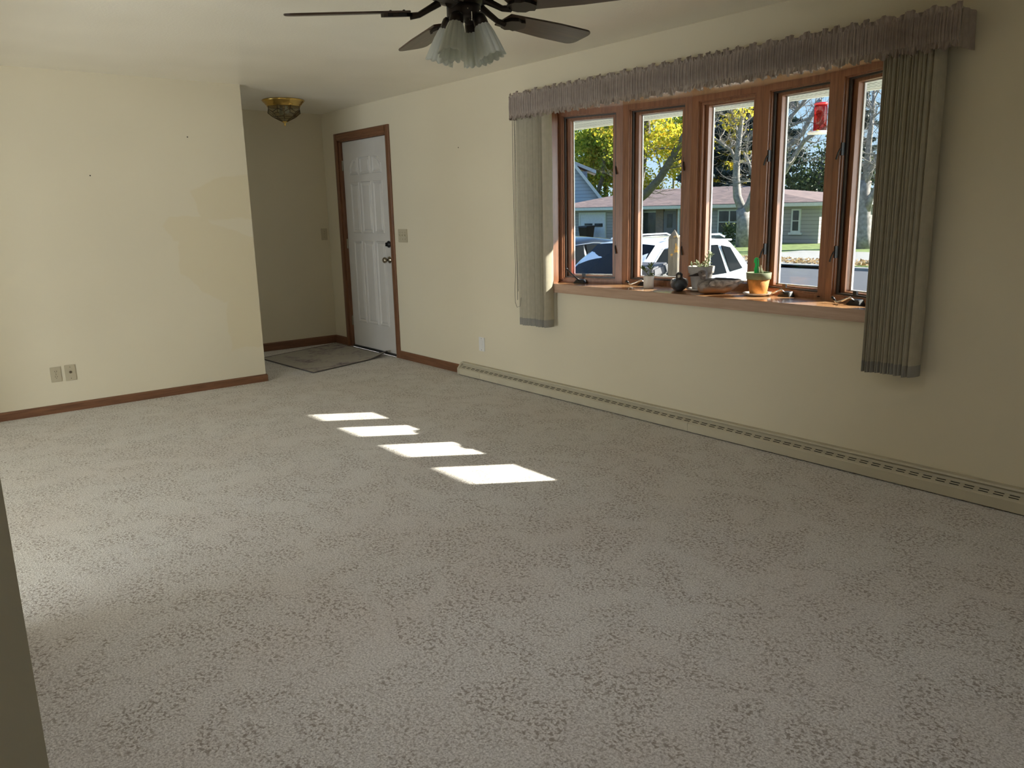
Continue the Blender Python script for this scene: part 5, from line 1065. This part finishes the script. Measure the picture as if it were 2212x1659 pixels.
# big maple with leaning limb (second pane)
T = Tree('maple_tree', 'large maple with a thick leaning limb in the second pane', (-26.28, 33, GZ), 'darkbark', 1)
T.limb([(-26.28, 33, -0.93), (-26.23, 33, 0.8), (-25.94, 33, 1.9), (-25.48, 33, 3.79), (-25.25, 33, 5.37), (-25.06, 33, 6.66), (-24.94, 33, 8.2), (-24.6, 33, 10.5)], 0.42, 0.16, 10, 2.0, 0.05)
T.limb([(-26.16, 33, 1.63), (-25.08, 33, 2.21), (-24.02, 33, 3.05), (-23.17, 33, 4.05), (-22.52, 33, 4.95), (-21.89, 33, 5.84), (-21.45, 33, 7.02), (-21.0, 33, 9.0)], 0.27, 0.13, 9, 1.6, 0.05)
T.limb([(-25.3, 33, 5.0), (-26.8, 33.5, 7.0), (-28.0, 34, 9.0)], 0.16, 0.06, 8, 1.8); T.done()
T.leaves(list(blob((-24.6, 33.2, 8.9), (3.9, 3.0, 2.3), 150, 2))+[q for q in T.tips if q.z > 4.6], 7000, (0.40, 0.40, 0.35), 0.16, 0.30, 'maple', 3)
# woodland behind, left panes
def crownTree(name, label, base, trunk, crown, rad, n, mat, bark, seed, s0=0.22, s1=0.42):
    T = Tree(name, label, base, bark, seed); T.limb(trunk, 0.30, 0.10, 8, 2.2, 0.3); T.done()
    T.leaves(list(blob(crown, rad, 130, seed))+T.tips[::3], n, (0.55, 0.55, 0.45), s0, s1, mat, seed); return T
crownTree('maple_tree', 'yellow-green maple rising above the pale blue gable', (-55, 58, GZ), [(-55, 58, GZ), (-54.9, 58, 2.4), (-54.97, 58, 4.83), (-55.1, 58, 7.2), (-55.7, 58, 9.2)], (-56.8, 57.5, 8.4), (4.6, 3, 4.2), 12000, 'maplegreen', 'darkbark', 21)
crownTree('maple_tree', 'slim maple with straight trunk right of the dormer', (-53.6, 58.6, GZ), [(-53.6, 58.6, GZ), (-53.6, 58.6, 4.3), (-53.5, 58.6, 6.7), (-53.0, 58.6, 8.5)], (-53.0, 58.5, 9.6), (3.2, 2.5, 3.4), 7500, 'maple', 'darkbark', 22)
crownTree('maple_tree', 'leaning dark-trunked tree at the right edge of the first pane', (-53.4, 56, GZ), [(-53.4, 56, GZ), (-52.9, 56, 2.5), (-51.9, 56, 4.3), (-51.2, 56, 6.1), (-50.9, 56, 8.9), (-50.6, 56, 11.1)], (-50.4, 57, 10.2), (2.8, 2.5, 3.4), 5500, 'maplegreen', 'darkbark', 23)
crownTree('maple_tree', 'golden maple filling the second pane behind the roof', (-42.5, 62, GZ), [(-42.5, 62, GZ), (-42.4, 62, 4), (-42.0, 62, 8)], (-42.5, 62, 6.6), (6.4, 3, 4.8), 16000, 'maple', 'darkbark', 24)
crownTree('maple_tree', 'green maple behind the leaning limb', (-47.5, 66, GZ), [(-47.5, 66, GZ), (-47.4, 66, 5), (-47.0, 66, 10)], (-47.5, 66, 9.5), (5.2, 3, 5.6), 13000, 'maplegreen', 'darkbark', 25)
# low hedge of young trees behind the roof line
crownTree('shrub_row', 'yellow-green undergrowth above the garage roof', (-50.5, 60, GZ), [(-50.5, 60, GZ), (-50.4, 60, 2), (-50.3, 60, 4)], (-50.5, 60, 3.2), (3.2, 2, 1.6), 2600, 'maple', 'darkbark', 26)

# bare grey tree (third and fourth panes)
T = Tree('bare_tree', 'bare grey tree with forked trunk in front of the ranch house', (-19.44, 35, GZ), 'bark', 5)
T.limb([(-19.44, 35, -0.93), (-19.48, 35, 0.45), (-19.6, 35, 1.17)], 0.46, 0.36, 0, 1, 0.0)
T.limb([(-19.6, 35, 1.0), (-20.01, 35, 1.87), (-20.15, 35, 2.89), (-20.08, 35, 4.02), (-20.0, 35, 5.02), (-19.93, 35, 6.12), (-19.9, 35, 7.34)], 0.27, 0.09, 8, 1.1, 0.06)
T.limb([(-20.09, 35, 3.72), (-20.66, 35, 4.44), (-21.28, 35, 4.99), (-22.04, 35, 5.39), (-22.8, 35, 5.6)], 0.11, 0.05, 5, 1.0)
T.limb([(-20.01, 35, 4.52), (-20.3, 35, 5.54), (-20.5, 35, 6.55), (-20.7, 35, 7.56)], 0.09, 0.05, 5, 1.0)
T.limb([(-19.5, 35, 0.96), (-19.19, 35, 1.46), (-18.82, 35, 2.46), (-18.34, 35, 3.42), (-17.23, 35, 4.08), (-16.19, 35, 4.94), (-15.12, 35, 6.54)], 0.24, 0.10, 9, 1.3, 0.1)
T.limb([(-18.58, 35, 2.45), (-19.05, 35, 2.97), (-19.48, 35, 3.74), (-19.81, 35, 4.26)], 0.10, 0.06, 2, 0.8)
T.limb([(-18.9, 35, 1.75), (-17.17, 35, 3.07), (-16.04, 35, 4.58), (-15.4, 35, 4.88), (-14.66, 35, 5.26)], 0.17, 0.06, 10, 1.2)
T.limb([(-18.09, 35, 3.9), (-17.29, 35, 5.04), (-16.79, 35, 5.93), (-16.17, 35, 6.66), (-15.81, 35, 7.19)], 0.12, 0.06, 9, 1.2)
T.limb([(-17.98, 35, 4.5), (-17.03, 35, 5.37), (-16.0, 35, 5.62), (-15.0, 35, 5.9)], 0.08, 0.04, 8, 1.2); T.done()
T.leaves([(-20.7, 34.8, 6.1), (-20.2, 34.8, 6.2), (-19.7, 34.8, 6.35), (-20.5, 34.8, 5.75), (-19.3, 34.8, 6.5)], 170, (0.28, 0.25, 0.18), 0.14, 0.26, 'yellowleaf', 6, 'yellow_leaves')
# tree seen through the last pane
T = Tree('bare_tree', 'bare blue-grey tree with spreading limbs in the last pane', (-12.96, 36, GZ), 'bark', 9)
T.limb([(-12.96, 36, -0.93), (-12.96, 36, -0.3), (-13.05, 36, 0.86), (-13.12, 36, 1.79), (-13.03, 36, 2.47)], 0.46, 0.30, 0, 1, 0.0)
T.limb([(-13.03, 36, 2.3), (-13.05, 36, 3.38), (-12.94, 36, 4.49), (-12.91, 36, 5.59), (-12.94, 36, 6.9)], 0.20, 0.07, 10, 1.3, 0.1)
T.limb([(-13.11, 36, 2.1), (-13.4, 36, 2.94), (-13.53, 36, 3.63), (-13.72, 36, 4.55), (-13.8, 36, 6)], 0.17, 0.06, 9, 1.2)
T.limb([(-13.06, 36, 2.1), (-12.72, 36, 3.13), (-12.41, 36, 3.78), (-12.13, 36, 4.64), (-11.9, 36, 6.2)], 0.19, 0.07, 10, 1.3)
T.limb([(-12.9, 36, 0.9), (-12.6, 36, 1.6), (-12.3, 36, 2.33), (-11.9, 36, 3.4)], 0.20, 0.08, 6, 1.2); T.done()
# evergreens behind the ranch house
def pine(label, base, h, r, n, seed, zlow=0.05):
    T = Tree('pine_tree', label, base, 'darkbark', seed); b_ = Vector(base)
    T.limb([b_, b_+Vector((0, 0, h*0.5)), b_+Vector((0, 0, h))], 0.28, 0.05, 0, 1, 0.02)
    rr = np.random.default_rng(seed); P = []; nb = int(h*7)
    for k in range(nb):
        f = zlow+(1-zlow)*(k+rr.random())/nb; L = r*(1-f)**0.75*rr.uniform(0.6, 1.15)+0.25; a = rr.uniform(0, 2*pi); z = f*h
        d = Vector((math.cos(a), math.sin(a), rr.uniform(-0.25, 0.12)))
        p0 = Vector((b_.x, b_.y, b_.z+z)); T.mb.tube([p0-b_, p0+d*L-b_], [0.045, 0.012], 5, False)
        m_ = max(6, int(2.2*n/nb)); q = rr.random(m_)**0.7
        P.append(np.array(p0)[None]+np.array(d)[None]*L*q[:, None]+rr.normal(size=(m_, 3))*np.array([0.16, 0.16, 0.09]))
    T.done(); P = np.concatenate(P)-np.array(b_)
    V, Q = cards(P, 0.25, 0.50, False, seed+1, 0.42); fast_mesh('needles', V, Q, 'pine', T.t)
pine('tall dark pine at the left of the third pane', (-39.6, 58, GZ), 15, 3.4, 9000, 41)
pine('tall dark pine behind the bare forked trunk', (-36.2, 60, GZ), 16, 3.2, 9000, 42)
pine('dark pine at the right of the third pane', (-33.0, 59, GZ), 14, 3.0, 8000, 43)
pine('dark pine behind the red feeder', (-28.0, 62, GZ), 13.5, 3.2, 7500, 44)
pine('dark pine at the far right behind the last tree', (-20.6, 64, GZ), 15, 3.2, 8000, 45)
pine('dark pine beyond the last pane by the blind', (-15.8, 60, GZ), 14, 3.2, 8000, 46)
crownTree('bushy_tree', 'bushy green tree above the right end of the ranch roof', (-28.9, 58.5, GZ), [(-28.9, 58.5, GZ), (-28.9, 58.5, 2), (-28.7, 58.5, 4.7)], (-28.4, 58.5, 3.8), (4.6, 2.5, 2.1), 9000, 'bushgreen', 'darkbark', 47, 0.16, 0.32)
crownTree('bushy_tree', 'dark green shrubbery behind the last tree trunk', (-18.6, 55.5, GZ), [(-18.6, 55.5, GZ), (-18.6, 55.5, 1), (-18.6, 55.5, 3)], (-18.6, 55.5, 1.7), (3.6, 2.0, 2.3), 6500, 'bushgreen', 'darkbark', 48, 0.16, 0.32)
# flower stalks and a shrub by the ranch house window
T = Tree('garden_plant', 'tall leafy garden plant below the ranch house window', (-22.2, 37.6, GZ), 'stem', 51)
for dx in (-0.3, 0.0, 0.35): T.limb([(-22.2+dx, 37.6, GZ), (-22.2+dx, 37.6, GZ+0.6), (-22.15+dx, 37.6, GZ+1.1+dx*0.4)], 0.03, 0.015, 0, 1, 0.02)
T.done(); T.leaves([(-22.2+dx, 37.6, GZ+z) for dx in (-0.3, 0, 0.35) for z in (0.3, 0.5, 0.7, 0.9, 1.1)], 420, (0.14, 0.14, 0.14), 0.10, 0.22, 'bushgreen', 52)
